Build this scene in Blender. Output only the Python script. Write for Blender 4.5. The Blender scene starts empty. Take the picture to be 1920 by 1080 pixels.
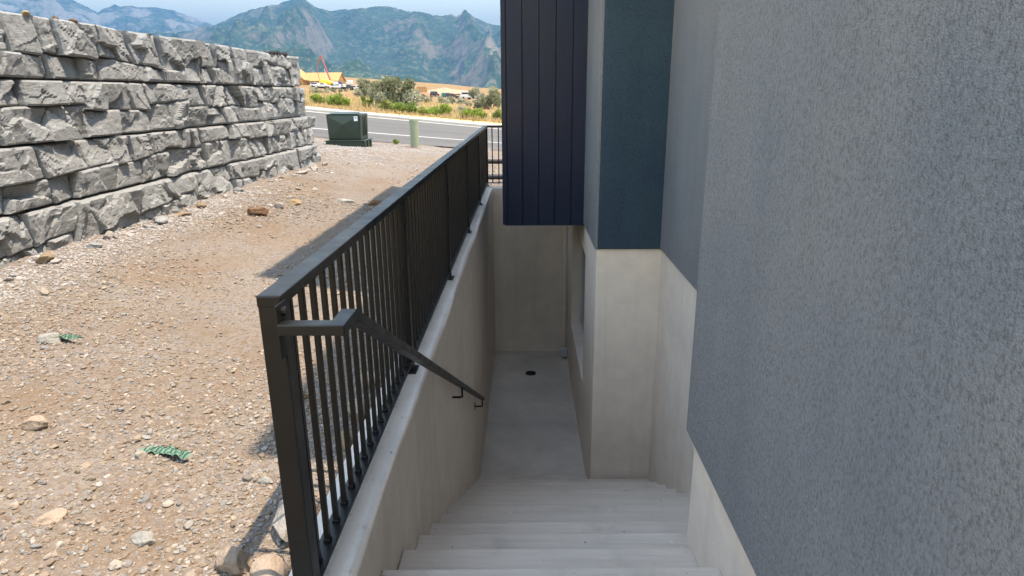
import bpy, bmesh, math, random
import numpy as np
from mathutils import Vector, Matrix
random.seed(7)
RS = np.random.RandomState(11)
scene = bpy.context.scene
COL = scene.collection

# ------------------------------------------------------------------ camera, light, exposure
HC = 1.335
FPX = 1210.81
def _cam_axes():
    p, yw, rho = math.radians(16.7205), math.radians(1.3281), math.radians(-.5195)
    fw = Vector((-math.sin(yw)*math.cos(p), math.cos(yw)*math.cos(p), -math.sin(p)))
    r = Vector((math.cos(yw), math.sin(yw), 0)); u = r.cross(fw)
    return fw, r*math.cos(rho)+u*math.sin(rho), u*math.cos(rho)-r*math.sin(rho)
FW, RT, UP = _cam_axes()
cd = bpy.data.cameras.new('camera'); cam = bpy.data.objects.new('camera', cd); COL.objects.link(cam)
cd.sensor_width = 36; cd.lens = FPX/1920*36; cd.clip_start = .05; cd.clip_end = 40000
m = Matrix((RT, UP, -FW)).transposed().to_4x4(); m.translation = (0, 0, HC); cam.matrix_world = m
scene.camera = cam
def at(x, y, Y):                       # place in the world seen at photo pixel (x, y), Y metres ahead
    d = FW + RT*((x-960)/FPX) + UP*((540-y)/FPX)
    t = Y/d.y
    return Vector((d.x*t, Y, HC+d.z*t))
def bearing(x, y):                     # horizontal direction and rise per metre of a photo pixel
    d = FW + RT*((x-960)/FPX) + UP*((540-y)/FPX)
    return math.atan2(d.x, d.y), d.z/math.hypot(d.x, d.y)

SUN_EL = 72.5
SUN_DIR = Vector((.315, .016, 1)).normalized()
world = bpy.data.worlds.new('World'); scene.world = world; world.use_nodes = True
wn = world.node_tree.nodes; wl = world.node_tree.links; wn.clear()
sky = wn.new('ShaderNodeTexSky'); sky.sky_type = 'NISHITA'; sky.sun_disc = False
sky.sun_elevation = math.radians(SUN_EL); sky.sun_rotation = math.radians(87); sky.altitude = 1400
sky.air_density = 2.0; sky.dust_density = .5; sky.ozone_density = 1.0
bg = wn.new('ShaderNodeBackground'); bg.inputs[1].default_value = .15
wo = wn.new('ShaderNodeOutputWorld'); wl.new(sky.outputs[0], bg.inputs[0]); wl.new(bg.outputs[0], wo.inputs[0])
sd = bpy.data.lights.new('sun', 'SUN'); sd.energy = 2.0; sd.angle = math.radians(.53); sd.color = (1, .985, .965)
sun = bpy.data.objects.new('sun', sd); COL.objects.link(sun); sun.rotation_euler = SUN_DIR.to_track_quat('Z', 'Y').to_euler()
vs = scene.view_settings; vs.view_transform = 'Standard'; vs.look = 'None'; vs.gamma = 1; vs.use_curve_mapping = False
vs.exposure = 2.35
vs.use_white_balance = True; vs.white_balance_temperature = 8900; vs.white_balance_tint = 16

# ------------------------------------------------------------------ numpy noise
def _hash(ix, iy, iz):
    h = (ix*374761393 + iy*668265263 + iz*2147483647 + 1013904223).astype(np.int64) & 0xffffffff
    h = ((h ^ (h >> 13))*1274126177) & 0xffffffff
    h = ((h ^ (h >> 16))*2246822519) & 0xffffffff
    return ((h ^ (h >> 15)) & 0xffffff)/float(0xffffff)
def vnoise(x, y, z=0.):
    x, y, z = np.broadcast_arrays(np.asarray(x, float), np.asarray(y, float), np.asarray(z, float))
    ix, iy, iz = np.floor(x).astype(np.int64), np.floor(y).astype(np.int64), np.floor(z).astype(np.int64)
    fx, fy, fz = x-ix, y-iy, z-iz
    fx, fy, fz = [t*t*t*(t*(t*6-15)+10) for t in (fx, fy, fz)]
    r = 0
    for a in (0, 1):
        for b in (0, 1):
            for c in (0, 1):
                r = r + _hash(ix+a, iy+b, iz+c)*(fx if a else 1-fx)*(fy if b else 1-fy)*(fz if c else 1-fz)
    return r*2-1
def fbm(x, y, z=0., o=4, g=.5):
    r = 0; a = 1; s = 0
    for i in range(o):
        r = r + a*vnoise(np.asarray(x)*2**i+17.3*i, np.asarray(y)*2**i-9.1*i, np.asarray(z)*2**i); s += a; a *= g
    return r/s
def sstep(a, b, x):
    t = np.clip((np.asarray(x, float)-a)/(b-a), 0, 1); return t*t*(3-2*t)

# ------------------------------------------------------------------ object helpers
def mkmesh(name, V, F, mats=(), smooth=False, mi=None):
    me = bpy.data.meshes.new(name)
    me.from_pydata([tuple(v) for v in V] if not isinstance(V, np.ndarray) else V.tolist(), [], F if isinstance(F, list) else F.tolist())
    for mt in (mats if isinstance(mats, (list, tuple)) else [mats]): me.materials.append(mt)
    if smooth: me.polygons.foreach_set('use_smooth', [True]*len(me.polygons))
    if mi is not None: me.polygons.foreach_set('material_index', mi)
    me.update(); return me
def link(name, me, parent=None, loc=None, rotz=0):
    o = bpy.data.objects.new(name, me); COL.objects.link(o)
    if parent: o.parent = parent
    if loc is not None: o.location = loc
    if rotz: o.rotation_euler = (0, 0, rotz)
    return o
def tag(o, label=None, cat=None, group=None, kind=None):
    if label: o['label'] = label
    if cat: o['category'] = cat
    if group: o['group'] = group
    if kind: o['kind'] = kind
    return o
def thing(name, label, cat, loc=(0, 0, 0), rotz=0, group=None):
    o = link(name, None, None, loc, rotz); o.empty_display_size = .1
    return tag(o, label, cat, group)
class MB:
    def __init__(s): s.V = []; s.F = []; s.I = []
    def add(s, V, F, i=0):
        n = len(s.V); s.V += [tuple(v) for v in V]; s.F += [tuple(n+k for k in f) for f in F]; s.I += [i]*len(F); return s
    def box(s, x0, x1, y0, y1, z0, z1, i=0):
        V = [(x0,y0,z0),(x1,y0,z0),(x1,y1,z0),(x0,y1,z0),(x0,y0,z1),(x1,y0,z1),(x1,y1,z1),(x0,y1,z1)]
        return s.add(V, [(0,3,2,1),(4,5,6,7),(0,1,5,4),(1,2,6,5),(2,3,7,6),(3,0,4,7)], i)
    def prism(s, poly, axis, a, b, i=0):   # poly in the two other axes, extruded along axis from a to b
        n = len(poly)
        def P(p, t): return {'x': (t, p[0], p[1]), 'y': (p[0], t, p[1]), 'z': (p[0], p[1], t)}[axis]
        V = [P(p, a) for p in poly]+[P(p, b) for p in poly]
        F = [tuple(range(n))[::-1], tuple(range(n, 2*n))]+[(k, (k+1) % n, n+(k+1) % n, n+k) for k in range(n)]
        return s.add(V, F, i)
    def cyl(s, p0, p1, r0, r1=None, n=12, i=0, cap=True):
        r1 = r0 if r1 is None else r1
        p0, p1 = Vector(p0), Vector(p1); d = (p1-p0).normalized()
        a = d.orthogonal().normalized(); b = d.cross(a)
        V = []
        for p, r in ((p0, r0), (p1, r1)):
            for k in range(n):
                t = 2*math.pi*k/n; V.append(p+a*(r*math.cos(t))+b*(r*math.sin(t)))
        F = [(k, (k+1) % n, n+(k+1) % n, n+k) for k in range(n)]
        if cap: F += [tuple(range(n))[::-1], tuple(range(n, 2*n))]
        return s.add(V, F, i)
    def sweep(s, pts, w, h, i=0):          # rectangular tube along a polyline, mitred
        P = [Vector(p) for p in pts]; D = [(P[k+1]-P[k]).normalized() for k in range(len(P)-1)]
        rings = []
        d = D[0]; side = d.cross(Vector((0,0,1))).normalized(); up = side.cross(d)
        offs = [side*(w/2)-up*(h/2), side*(w/2)+up*(h/2), -side*(w/2)+up*(h/2), -side*(w/2)-up*(h/2)]
        ring = [P[0]+o for o in offs]; rings.append(ring)
        for k in range(1, len(P)):
            dp = D[k-1]; n = (dp+D[k]).normalized() if k < len(D) else dp
            ring = [q+dp*((P[k]-q).dot(n)/dp.dot(n)) for q in ring]; rings.append(ring)
        V = [q for r in rings for q in r]; F = [(0,1,2,3), tuple(len(V)-4+k for k in (3,2,1,0))]
        for k in range(len(rings)-1):
            for j in range(4): F.append((k*4+j, k*4+4+j, k*4+4+(j+1) % 4, k*4+(j+1) % 4))
        return s.add(V, F, i)
    def mesh(s, name, mats, bevel=0, seg=2, smooth=False):
        me = mkmesh(name, s.V, s.F, mats, False, s.I)
        bm = bmesh.new(); bm.from_mesh(me)
        bmesh.ops.recalc_face_normals(bm, faces=bm.faces)
        if bevel:
            ed = [e for e in bm.edges if len(e.link_faces) == 2 and e.calc_face_angle(0) > .6]
            bmesh.ops.bevel(bm, geom=ed, offset=bevel, segments=seg, affect='EDGES', profile=.5, clamp_overlap=True)
        bm.to_mesh(me); bm.free()
        if smooth: me.polygons.foreach_set('use_smooth', [True]*len(me.polygons))
        return me
    def build(s, name, mats, parent=None, bevel=0, seg=2, loc=None, rotz=0, smooth=False):
        return link(name, s.mesh(name, mats, bevel, seg, smooth), parent, loc, rotz)
def B(): return MB()

# ------------------------------------------------------------------ materials
class NT:
    def __init__(s, name):
        s.m = bpy.data.materials.new(name); s.m.use_nodes = True; s.t = s.m.node_tree; s.t.nodes.clear()
        s.out = s.n('ShaderNodeOutputMaterial'); s.b = s.n('ShaderNodeBsdfPrincipled'); s.l(s.b.outputs[0], s.out.inputs[0])
        s.tc = s.n('ShaderNodeTexCoord').outputs['Object']
    def n(s, ty, **k):
        nd = s.t.nodes.new(ty)
        for a, v in k.items(): setattr(nd, a, v)
        return nd
    def l(s, a, b): s.t.links.new(a, b)
    def mapped(s, sc, rot=(0, 0, 0), vec=None):
        mp = s.n('ShaderNodeMapping'); s.l(vec or s.tc, mp.inputs[0])
        mp.inputs['Scale'].default_value = (sc,)*3 if isinstance(sc, (int, float)) else sc
        mp.inputs['Rotation'].default_value = rot
        return mp.outputs[0]
    def noise(s, sc, detail=4, rough=.55, vec=None, out='Fac', dist=0):
        nd = s.n('ShaderNodeTexNoise'); s.l(vec if vec is not None else s.tc, nd.inputs['Vector'])
        nd.inputs['Scale'].default_value = sc; nd.inputs['Detail'].default_value = detail; nd.inputs['Roughness'].default_value = rough
        nd.inputs['Distortion'].default_value = dist
        return nd.outputs[out]
    def voro(s, sc, vec=None, out='Distance', feat='F1'):
        nd = s.n('ShaderNodeTexVoronoi', feature=feat); s.l(vec if vec is not None else s.tc, nd.inputs['Vector']); nd.inputs['Scale'].default_value = sc
        return nd.outputs[out]
    def ramp(s, f, stops, interp='LINEAR'):
        nd = s.n('ShaderNodeValToRGB'); s.l(f, nd.inputs[0]); e = nd.color_ramp.elements; nd.color_ramp.interpolation = interp
        while len(e) < len(stops): e.new(.5)
        for k, (p, c) in enumerate(stops):
            e[k].position = p; e[k].color = (*c, 1) if hasattr(c, '__len__') else (c, c, c, 1)
        return nd.outputs[0]
    def mix(s, f, a, b, mode='MIX'):
        nd = s.n('ShaderNodeMix', data_type='RGBA', blend_type=mode)
        for v, i in ((f, 0), (a, 6), (b, 7)):
            if hasattr(v, 'node'): s.l(v, nd.inputs[i])
            elif i == 0: nd.inputs[0].default_value = v
            else: nd.inputs[i].default_value = (*v, 1) if hasattr(v, '__len__') else (v, v, v, 1)
        return nd.outputs[2]
    def math(s, op, a, b=0):
        nd = s.n('ShaderNodeMath', operation=op)
        for v, i in ((a, 0), (b, 1)):
            if hasattr(v, 'node'): s.l(v, nd.inputs[i])
            else: nd.inputs[i].default_value = v
        return nd.outputs[0]
    def attr(s, name): 
        nd = s.n('ShaderNodeAttribute'); nd.attribute_name = name; return nd.outputs['Color']
    def bump(s, h, dist, strength=1, prev=None):
        nd = s.n('ShaderNodeBump'); s.l(h, nd.inputs['Height']); nd.inputs['Distance'].default_value = dist; nd.inputs['Strength'].default_value = strength
        if prev is not None: s.l(prev, nd.inputs['Normal'])
        return nd.outputs[0]
    def done(s, col=None, rough=.8, spec=.3, normal=None, metal=0):
        b = s.b.inputs
        if col is not None:
            if hasattr(col, 'node'): s.l(col, b['Base Color'])
            else: b['Base Color'].default_value = (*col, 1)
        if hasattr(rough, 'node'): s.l(rough, b['Roughness'])
        else: b['Roughness'].default_value = rough
        b['Specular IOR Level'].default_value = spec; b['Metallic'].default_value = metal
        if normal is not None: s.l(normal, b['Normal'])
        return s.m
MT = {}
def plain(name, col, rough=.6, spec=.3, var=.12, sc=6, metal=0):
    if name in MT: return MT[name]
    t = NT(name); f = t.noise(sc, 5, .6)
    c = t.mix(f, tuple(v*(1-var) for v in col), tuple(min(1, v*(1+var)) for v in col))
    MT[name] = t.done(c, rough, spec, metal=metal); return MT[name]

def stucco(name, col, tint, spec=.25):
    t = NT(name)
    g = t.noise(1, 3, .6, t.mapped((165, 165, 105))); g2 = t.noise(380, 2, .5); v = t.voro(260)
    big = t.noise(1.3, 5, .55); streak = t.noise(1, 4, .6, t.mapped((5, 5, .7)))
    c = t.mix(t.ramp(big, [(.3, 0), (.7, 1)]), col, tint)
    c = t.mix(t.ramp(streak, [(.40, 0), (.72, .22)]), c, tuple(x*1.35 for x in col))
    c = t.mix(t.ramp(g, [(.35, .68), (.5, 0)]), c, tuple(x*.45 for x in col))
    c = t.mix(t.ramp(g, [(.55, 0), (.75, .4)]), c, tuple(min(1, x*1.4) for x in col))
    fleck = t.ramp(t.noise(60, 1, .4), [(.83, 0), (.86, .55)])
    c = t.mix(fleck, c, tuple(min(1, x*2.2) for x in col))
    h = t.math('ADD', g, t.math('MULTIPLY', g2, .5)); h = t.math('SUBTRACT', h, t.math('MULTIPLY', v, .6))
    return t.done(c, .78, spec, t.bump(h, .0034, .75))
MT['stucco_grey'] = stucco('stucco_grey', (.208, .208, .207), (.148, .168, .185))
MT['stucco_navy'] = stucco('stucco_navy', (.034, .066, .088), (.024, .050, .074))

def concrete(name, col, mott=.16, streaks=True, pits=False, warm=None, rough=.85):
    t = NT(name)
    a = t.noise(1.6, 6, .6, dist=.3); b = t.noise(7, 6, .65); f = t.noise(160, 3, .6)
    c = t.mix(t.ramp(a, [(.3, 0), (.72, 1)]), tuple(x*(1-mott) for x in col), tuple(min(1, x*(1+mott)) for x in col))
    c = t.mix(t.ramp(b, [(.35, .35), (.6, 0)]), c, tuple(x*.78 for x in col))
    if warm: c = t.mix(t.ramp(t.noise(2.6, 4, .5), [(.5, 0), (.75, .5)]), c, warm)
    if streaks:
        s1 = t.noise(1, 4, .6, t.mapped((9, 9, .35))); c = t.mix(t.ramp(s1, [(.5, 0), (.8, .4)]), c, tuple(x*.72 for x in col))
    c = t.mix(t.ramp(f, [(.3, .25), (.5, 0)]), c, tuple(x*.7 for x in col))
    h = t.math('ADD', t.math('MULTIPLY', b, 1.4), t.math('MULTIPLY', f, .35))
    if pits:
        p = t.ramp(t.voro(16), [(.05, 1), (.12, 0)]); p = t.mix(t.ramp(t.noise(5, 3), [(.45, 0), (.5, 1)]), 0., p)
        c = t.mix(t.math('MULTIPLY', p, .75), c, tuple(x*.3 for x in col)); h = t.math('SUBTRACT', h, p)
        st = t.ramp(t.noise(11, 7, .7), [(.57, 0), (.7, .7)]); c = t.mix(st, c, tuple(x*.5 for x in col))
    return t.done(c, rough, .25, t.bump(h, .004, .7))
MT['parged_concrete'] = concrete('parged_concrete', (.77, .65, .54), .1)
MT['curb_concrete'] = concrete('curb_concrete', (.68, .62, .555), .12, False, True)
MT['floor_concrete'] = concrete('floor_concrete', (.54, .47, .40), .2, False, False)

def step_mat():
    t = NT('step_concrete'); col = (.575, .485, .405)
    a = t.noise(2.2, 6, .6); br = t.noise(1, 5, .7, t.mapped((2.2, 70, 20))); br2 = t.noise(1, 3, .6, t.mapped((1.2, 14, 6)))
    f = t.noise(170, 3, .6)
    c = t.mix(t.ramp(a, [(.3, 0), (.7, 1)]), tuple(x*.82 for x in col), tuple(x*1.1 for x in col))
    c = t.mix(t.ramp(br, [(.35, .45), (.62, 0)]), c, tuple(x*.66 for x in col))
    c = t.mix(t.ramp(br2, [(.5, 0), (.75, .4)]), c, tuple(x*1.2 for x in col))
    oi = t.n('ShaderNodeObjectInfo').outputs['Random']; c = t.mix(t.math('MULTIPLY', oi, .5), c, tuple(x*.80 for x in col))
    st = t.ramp(t.noise(3.6, 6, .65, dist=.6), [(.56, 0), (.72, .5)]); c = t.mix(st, c, tuple(x*.62 for x in col))
    sp = t.ramp(t.voro(7), [(.03, .9), (.055, 0)]); c = t.mix(sp, c, tuple(x*.35 for x in col))
    sp2 = t.ramp(t.noise(23, 2), [(.76, 0), (.79, .6)]); c = t.mix(sp2, c, (.7, .68, .64))
    h = t.math('ADD', t.math('MULTIPLY', br, 1.), t.math('MULTIPLY', f, .3))
    return t.done(c, .85, .25, t.bump(h, .003, .8))
MT['step_concrete'] = step_mat()

def rail_mat():
    t = NT('dark_metal'); n = t.noise(14, 4, .6); f = t.noise(300, 2)
    c = t.mix(n, (.004, .004, .0045), (.009, .009, .009))
    c = t.mix(t.ramp(t.noise(38, 5, .7), [(.70, 0), (.85, .4)]), c, (.06, .055, .05))
    return t.done(c, t.ramp(n, [(.3, .34), (.7, .5)]), .32, t.bump(f, .0006, .3))
MT['dark_metal'] = rail_mat()
def siding_mat():
    t = NT('siding_paint'); g = t.noise(1, 5, .6, t.mapped((70, 70, 2.2))); n = t.noise(2.2, 5, .55)
    c = t.mix(t.ramp(n, [(.3, 0), (.7, 1)]), (.002, .009, .028), (.005, .014, .036))
    c = t.mix(t.ramp(g, [(.55, 0), (.75, .5)]), c, (.016, .03, .06))
    return t.done(c, t.ramp(n, [(.3, .32), (.7, .46)]), .22, t.bump(g, .002, .5))
MT['siding_paint'] = siding_mat()

def rock_mat(name, c0, c1, c2, attr=False):
    t = NT(name); a = t.noise(3.2, 6, .65); b = t.noise(22, 7, .72); f = t.noise(120, 4, .7)
    diag = t.noise(1, 6, .7, t.mapped((14, 5, 22), (.6, 0, 0)))
    c = t.mix(t.ramp(a, [(.32, 0), (.7, 1)]), c0, c1)
    c = t.mix(t.ramp(b, [(.3, .55), (.5, 0)]), c, c2)
    c = t.mix(t.ramp(diag, [(.3, .5), (.45, 0)]), c, c2)
    c = t.mix(t.ramp(f, [(.58, 0), (.75, .4)]), c, tuple(min(1, x*1.25) for x in c1))
    oi = t.n('ShaderNodeObjectInfo').outputs['Random']
    c = t.mix(t.math('MULTIPLY', oi, .35), c, tuple(x*.72 for x in c0))
    h = t.math('ADD', t.math('MULTIPLY', b, 1.2), t.math('ADD', t.math('MULTIPLY', f, .3), t.math('MULTIPLY', diag, 1.)))
    return t.done(c, .9, .15, t.bump(h, .014, .85))
MT['wall_stone'] = rock_mat('wall_stone', (.261, .276, .277), (.326, .341, .340), (.183, .190, .191))
MT['wall_core'] = plain('wall_core', (.10, .10, .095), .95, .1)

def ground_mat():
    t = NT('gravel_dirt')
    a = t.noise(.55, 6, .6, dist=.4); b = t.noise(3.2, 6, .65); f = t.noise(38, 5, .7); g = t.voro(70, out='Color'); gd = t.voro(70)
    c = t.mix(t.ramp(a, [(.36, 0), (.62, 1)]), (.175, .136, .103), (.228, .194, .160))
    c = t.mix(t.ramp(b, [(.4, .6), (.6, 0)]), c, (.163, .117, .082))
    c = t.mix(t.ramp(b, [(.62, 0), (.78, .6)]), c, (.254, .232, .205))
    c = t.mix(t.ramp(t.noise(1, 5, .6, t.mapped((.8, .28, 1))), [(.46, 0), (.62, .75)]), c, (.187, .128, .083))
    sep = t.n('ShaderNodeSeparateColor'); t.l(g, sep.inputs[0])
    pc = t.ramp(sep.outputs[0], [(0, (.136, .099, .071)), (.25, (.213, .178, .144)), (.5, (.254, .232, .205)), (.75, (.191, .198, .205)), (1, (.150, .123, .100))])
    c = t.mix(t.ramp(t.noise(1.7, 5, .6), [(.38, .15), (.6, .7)]), c, pc)
    c = t.mix(t.ramp(f, [(.3, .5), (.48, 0)]), c, (.109, .081, .060))
    h = t.math('ADD', t.math('MULTIPLY', f, 1.), t.math('MULTIPLY', gd, -.5))
    return t.done(c, .95, .1, t.bump(h, .012, .9))
MT['gravel_dirt'] = ground_mat()
def pebble_mat():
    t = NT('pebbles'); c = t.mix(t.ramp(t.noise(45, 4, .6), [(.35, .4), (.55, 0)]), t.attr('tone'), (.2, .15, .11))
    return t.done(c, .85, .2, t.bump(t.noise(160, 3), .002, .5))
MT['pebbles'] = pebble_mat()
def leaf_mat():
    t = NT('leaves'); m = t.done(t.attr('tone'), .7, .2)
    t.b.inputs['Subsurface Weight'].default_value = 0
    tr = t.n('ShaderNodeBsdfTranslucent'); t.l(t.attr('tone'), tr.inputs[0])
    ms = t.n('ShaderNodeMixShader'); ms.inputs[0].default_value = .3; t.l(t.b.outputs[0], ms.inputs[1]); t.l(tr.outputs[0], ms.inputs[2]); t.l(ms.outputs[0], t.out.inputs[0])
    return m
MT['leaves'] = leaf_mat()
def road_mat():
    t = NT('asphalt'); a = t.noise(1, 5, .6, t.mapped((.05, .9, 1))); f = t.noise(60, 3, .7); b = t.noise(.5, 5, .6)
    c = t.mix(t.ramp(a, [(.35, 0), (.68, 1)]), (.086, .083, .079), (.114, .112, .106)); c = t.mix(t.ramp(f, [(.3, .3), (.6, 0)]), c, (.060, .060, .056))
    c = t.mix(t.ramp(b, [(.58, 0), (.75, .45)]), c, (.101, .100, .095))
    return t.done(c, .9, .2, t.bump(f, .004, .5))
MT['asphalt'] = road_mat()
MT['kerb_concrete'] = concrete('kerb_concrete', (.306, .294, .275), .12, False)
MT['pale_concrete'] = concrete('pale_concrete', (.281, .269, .249), .1, False)
MT['road_paint'] = plain('road_paint', (.663, .663, .646), .7, .2, .1, 9)
def field_mat():
    t = NT('dry_field'); a = t.noise(.05, 6, .6); b = t.noise(.6, 6, .7); s = t.noise(1, 5, .6, t.mapped((.02, .12, 1)))
    c = t.mix(t.ramp(a, [(.35, 0), (.65, 1)]), (.243, .138, .063), (.267, .186, .099))
    c = t.mix(t.ramp(s, [(.5, 0), (.66, .8)]), c, (.182, .163, .093))
    c = t.mix(t.ramp(b, [(.36, .6), (.56, 0)]), c, (.151, .095, .049))
    c = t.mix(t.ramp(b, [(.62, 0), (.8, .5)]), c, (.316, .236, .143))
    return t.done(c, .95, .05, t.bump(b, .15, .6))
MT['dry_field'] = field_mat()
def mountain_mat(name, veg, rock, scree, bias, amt):
    t = NT(name)
    v = t.mapped((.001, .001, .001)); a = t.noise(3.0, 10, .66, v); d = t.noise(16, 9, .72, v); b = t.noise(.9, 6, .6, v)
    geo = t.n('ShaderNodeNewGeometry'); sep = t.n('ShaderNodeSeparateXYZ'); t.l(geo.outputs['Position'], sep.inputs[0])
    sn = t.n('ShaderNodeSeparateXYZ'); t.l(geo.outputs['Normal'], sn.inputs[0])
    steep = t.math('SUBTRACT', 1, sn.outputs[2])
    k = t.math('ADD', t.math('ADD', t.math('MULTIPLY', a, .9), t.math('MULTIPLY', sep.outputs[2], bias)), t.math('MULTIPLY', steep, .28))
    k = t.math('ADD', k, t.math('MULTIPLY', b, .35))
    c = t.mix(t.ramp(d, [(.38, 0), (.64, 1)]), tuple(x*.8 for x in veg), tuple(x*1.7 for x in veg))
    c = t.mix(t.ramp(k, [(amt, 0), (amt+.10, .8)]), c, rock)
    c = t.mix(t.ramp(t.math('ADD', k, t.math('MULTIPLY', d, .5)), [(amt+.36, 0), (amt+.43, .8)]), c, scree)
    e = t.noise(42, 6, .75, v)
    c = t.mix(t.ramp(d, [(.54, 0), (.64, .5)]), c, rock)
    c = t.mix(t.ramp(e, [(.55, 0), (.62, .45)]), c, scree)
    c = t.mix(t.ramp(e, [(.36, .7), (.45, 0)]), c, tuple(x*.45 for x in veg))
    return t.done(c, .95, .05)
MT['mountain_green'] = mountain_mat('mountain_green', (.024, .050, .020), (.21, .175, .13), (.34, .25, .18), .00002, .72)
MT['mountain_rock'] = mountain_mat('mountain_rock', (.035, .06, .03), (.30, .285, .25), (.40, .37, .32), .00018, .80)
MT['transformer_green'] = plain('transformer_green', (.019, .035, .026), .45, .4, .12, 4)
MT['pedestal_green'] = plain('pedestal_green', (.24, .28, .19), .55, .3, .08, 5)
MT['white_sticker'] = plain('white_sticker', (.7, .72, .75), .5, .3, .03)
MT['blue_print'] = plain('blue_print', (.08, .16, .42), .5, .3, .03)
MT['black_plastic'] = plain('black_plastic', (.022, .022, .024), .5, .4, .2, 20)
MT['osb'] = plain('osb', (.355, .204, .084), .85, .1, .16, 3)
MT['osb_roof'] = plain('osb_roof', (.391, .236, .103), .85, .1, .12, 3)
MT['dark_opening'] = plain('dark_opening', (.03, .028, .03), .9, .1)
MT['house_wrap'] = plain('house_wrap', (.05, .09, .19), .6, .2)
MT['red_paint'] = plain('red_paint', (.34, .085, .07), .45, .4, .15)
MT['yellow_paint'] = plain('yellow_paint', (.72, .40, .02), .4, .4, .1)
MT['white_paint'] = plain('white_paint', (.52, .53, .54), .35, .5, .04)
MT['black_paint'] = plain('black_paint', (.02, .022, .026), .3, .5, .1)
MT['teal_paint'] = plain('teal_paint', (.02, .16, .17), .5, .3, .1)
MT['car_glass'] = plain('car_glass', (.02, .025, .03), .12, .6, .1)
MT['tyre'] = plain('tyre', (.02, .02, .02), .85, .2, .2)
MT['chrome'] = plain('chrome', (.55, .55, .56), .3, .5, .05, 6, 1)
MT['bark'] = plain('bark', (.13, .10, .07), .9, .1, .3, 20)
MT['dirt_mound'] = plain('dirt_mound', (.27, .15, .09), .95, .05, .25, .5)
MT['pale_dirt'] = plain('pale_dirt', (.33, .24, .16), .95, .05, .2, .4)
MT['green_net'] = plain('green_net', (.11, .215, .16), .7, .15, .4, 70)
MT['dark_cord'] = plain('dark_cord', (.02, .05, .04), .8, .1)
MT['vinyl_white'] = plain('vinyl_white', (.66, .66, .64), .45, .4, .04)
MT['window_glass'] = plain('window_glass', (.05, .055, .06), .08, .6, .1)
MT['conduit_grey'] = plain('conduit_grey', (.42, .43, .45), .5, .3, .08)
MT['grit'] = plain('grit', (.20, .165, .13), .9, .1, .5, 40)
MT['membrane'] = plain('membrane', (.3, .3, .3), .9, .1)
MT['orange_dirt'] = plain('orange_dirt', (.46, .30, .19), .95, .05, .25, 1.5)
def loose_rock_mat(name, c):
    return rock_mat(name, tuple(x*.85 for x in c), tuple(min(1, x*1.1) for x in c), tuple(x*.5 for x in c))

# ------------------------------------------------------------------ terrain
def z_road(X, Y): return -.37-(.078+.0017*(np.asarray(Y, float)-20))*np.clip(X, -60, 60)
def z_yard(X, Y):
    X = np.asarray(X, float); Y = np.asarray(Y, float)
    near = -.06+.135*np.clip(-X-.72, 0, 3.2)+.03*sstep(0, -1, X+3)*0
    t = sstep(10.5, 20, Y)
    return near*(1-t)+(z_road(X, 20)-.015)*t
def z_yard_n(X, Y):
    d = sstep(.0, .5, -np.asarray(X)-.72)*.6+.4
    return z_yard(X, Y)+d*(.035*fbm(np.asarray(X)*.9, np.asarray(Y)*.9, 3, 3)+.016*fbm(np.asarray(X)*5, np.asarray(Y)*5, 8, 4)+.006*vnoise(np.asarray(X)*26, np.asarray(Y)*26))
def z_field(X, Y):
    X = np.asarray(X, float); Y = np.asarray(Y, float); Xc = np.clip(X, -300, 120)
    s = np.clip((Y-33)/200, 0, 1)
    z = (-.16-1.84*s)+(-.092+.017*s)*Xc
    z = z+sstep(272, 287, Y)*sstep(-50, -66, X)*1.0+sstep(240, 620, Y)*6.0
    return z+.12*sstep(33.5, 40, Y)*fbm(X*.25, Y*.25, 5, 3)
def grid(xs, ys, zf, keep=None):
    Xg, Yg = np.meshgrid(xs, ys); Z = zf(Xg, Yg); V = np.stack([Xg, Yg, Z], -1).reshape(-1, 3)
    nx, ny = len(xs), len(ys)
    i = (np.arange(ny-1)[:, None]*nx+np.arange(nx-1)[None]).ravel()
    F = np.stack([i, i+1, i+nx+1, i+nx], -1)
    if keep is not None:
        cx = (Xg[:-1, :-1]+Xg[1:, 1:])/2; cy = (Yg[:-1, :-1]+Yg[1:, 1:])/2
        F = F[keep(cx, cy).ravel()]
    return V, F
def var(*segs):
    r = []
    for a, b, st in segs: r += list(np.arange(a, b-1e-6, st))
    return np.array(r+[segs[-1][1]])
xs = var((-90, -10, 4), (-10, -4.2, .25), (-4.2, -.68, .026), (-.68, 14, .4))
ys = var((-6, .9, .3), (.9, 6, .026), (6, 10.0, .05), (10.0, 20.35, .12))
V, F = grid(xs, ys, z_yard_n, lambda x, y: (x < -.685) | (y > 9.86))
tag(link('ground', mkmesh('ground', V, F, MT['gravel_dirt'], True)), kind='structure')
rx = var((-160, -20, 10), (-20, 12, 1), (12, 120, 12))
V, F = grid(rx, np.linspace(20.0, 31.02, 12), lambda x, y: z_road(x, y))
tag(link('road', mkmesh('road', V, F, MT['asphalt'], True)), kind='structure')
def strip(name, y0, y1, dz, mat, n=2):
    V, F = grid(rx, np.linspace(y0, y1, n), lambda x, y: z_road(x, y)+dz)
    return tag(link(name, mkmesh(name, V, F, mat, True)), kind='structure')
strip('edge_line', 22.94, 23.05, .006, MT['road_paint'])
strip('gutter', 31.0, 31.55, .008, MT['kerb_concrete'])
mb = B()
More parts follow.
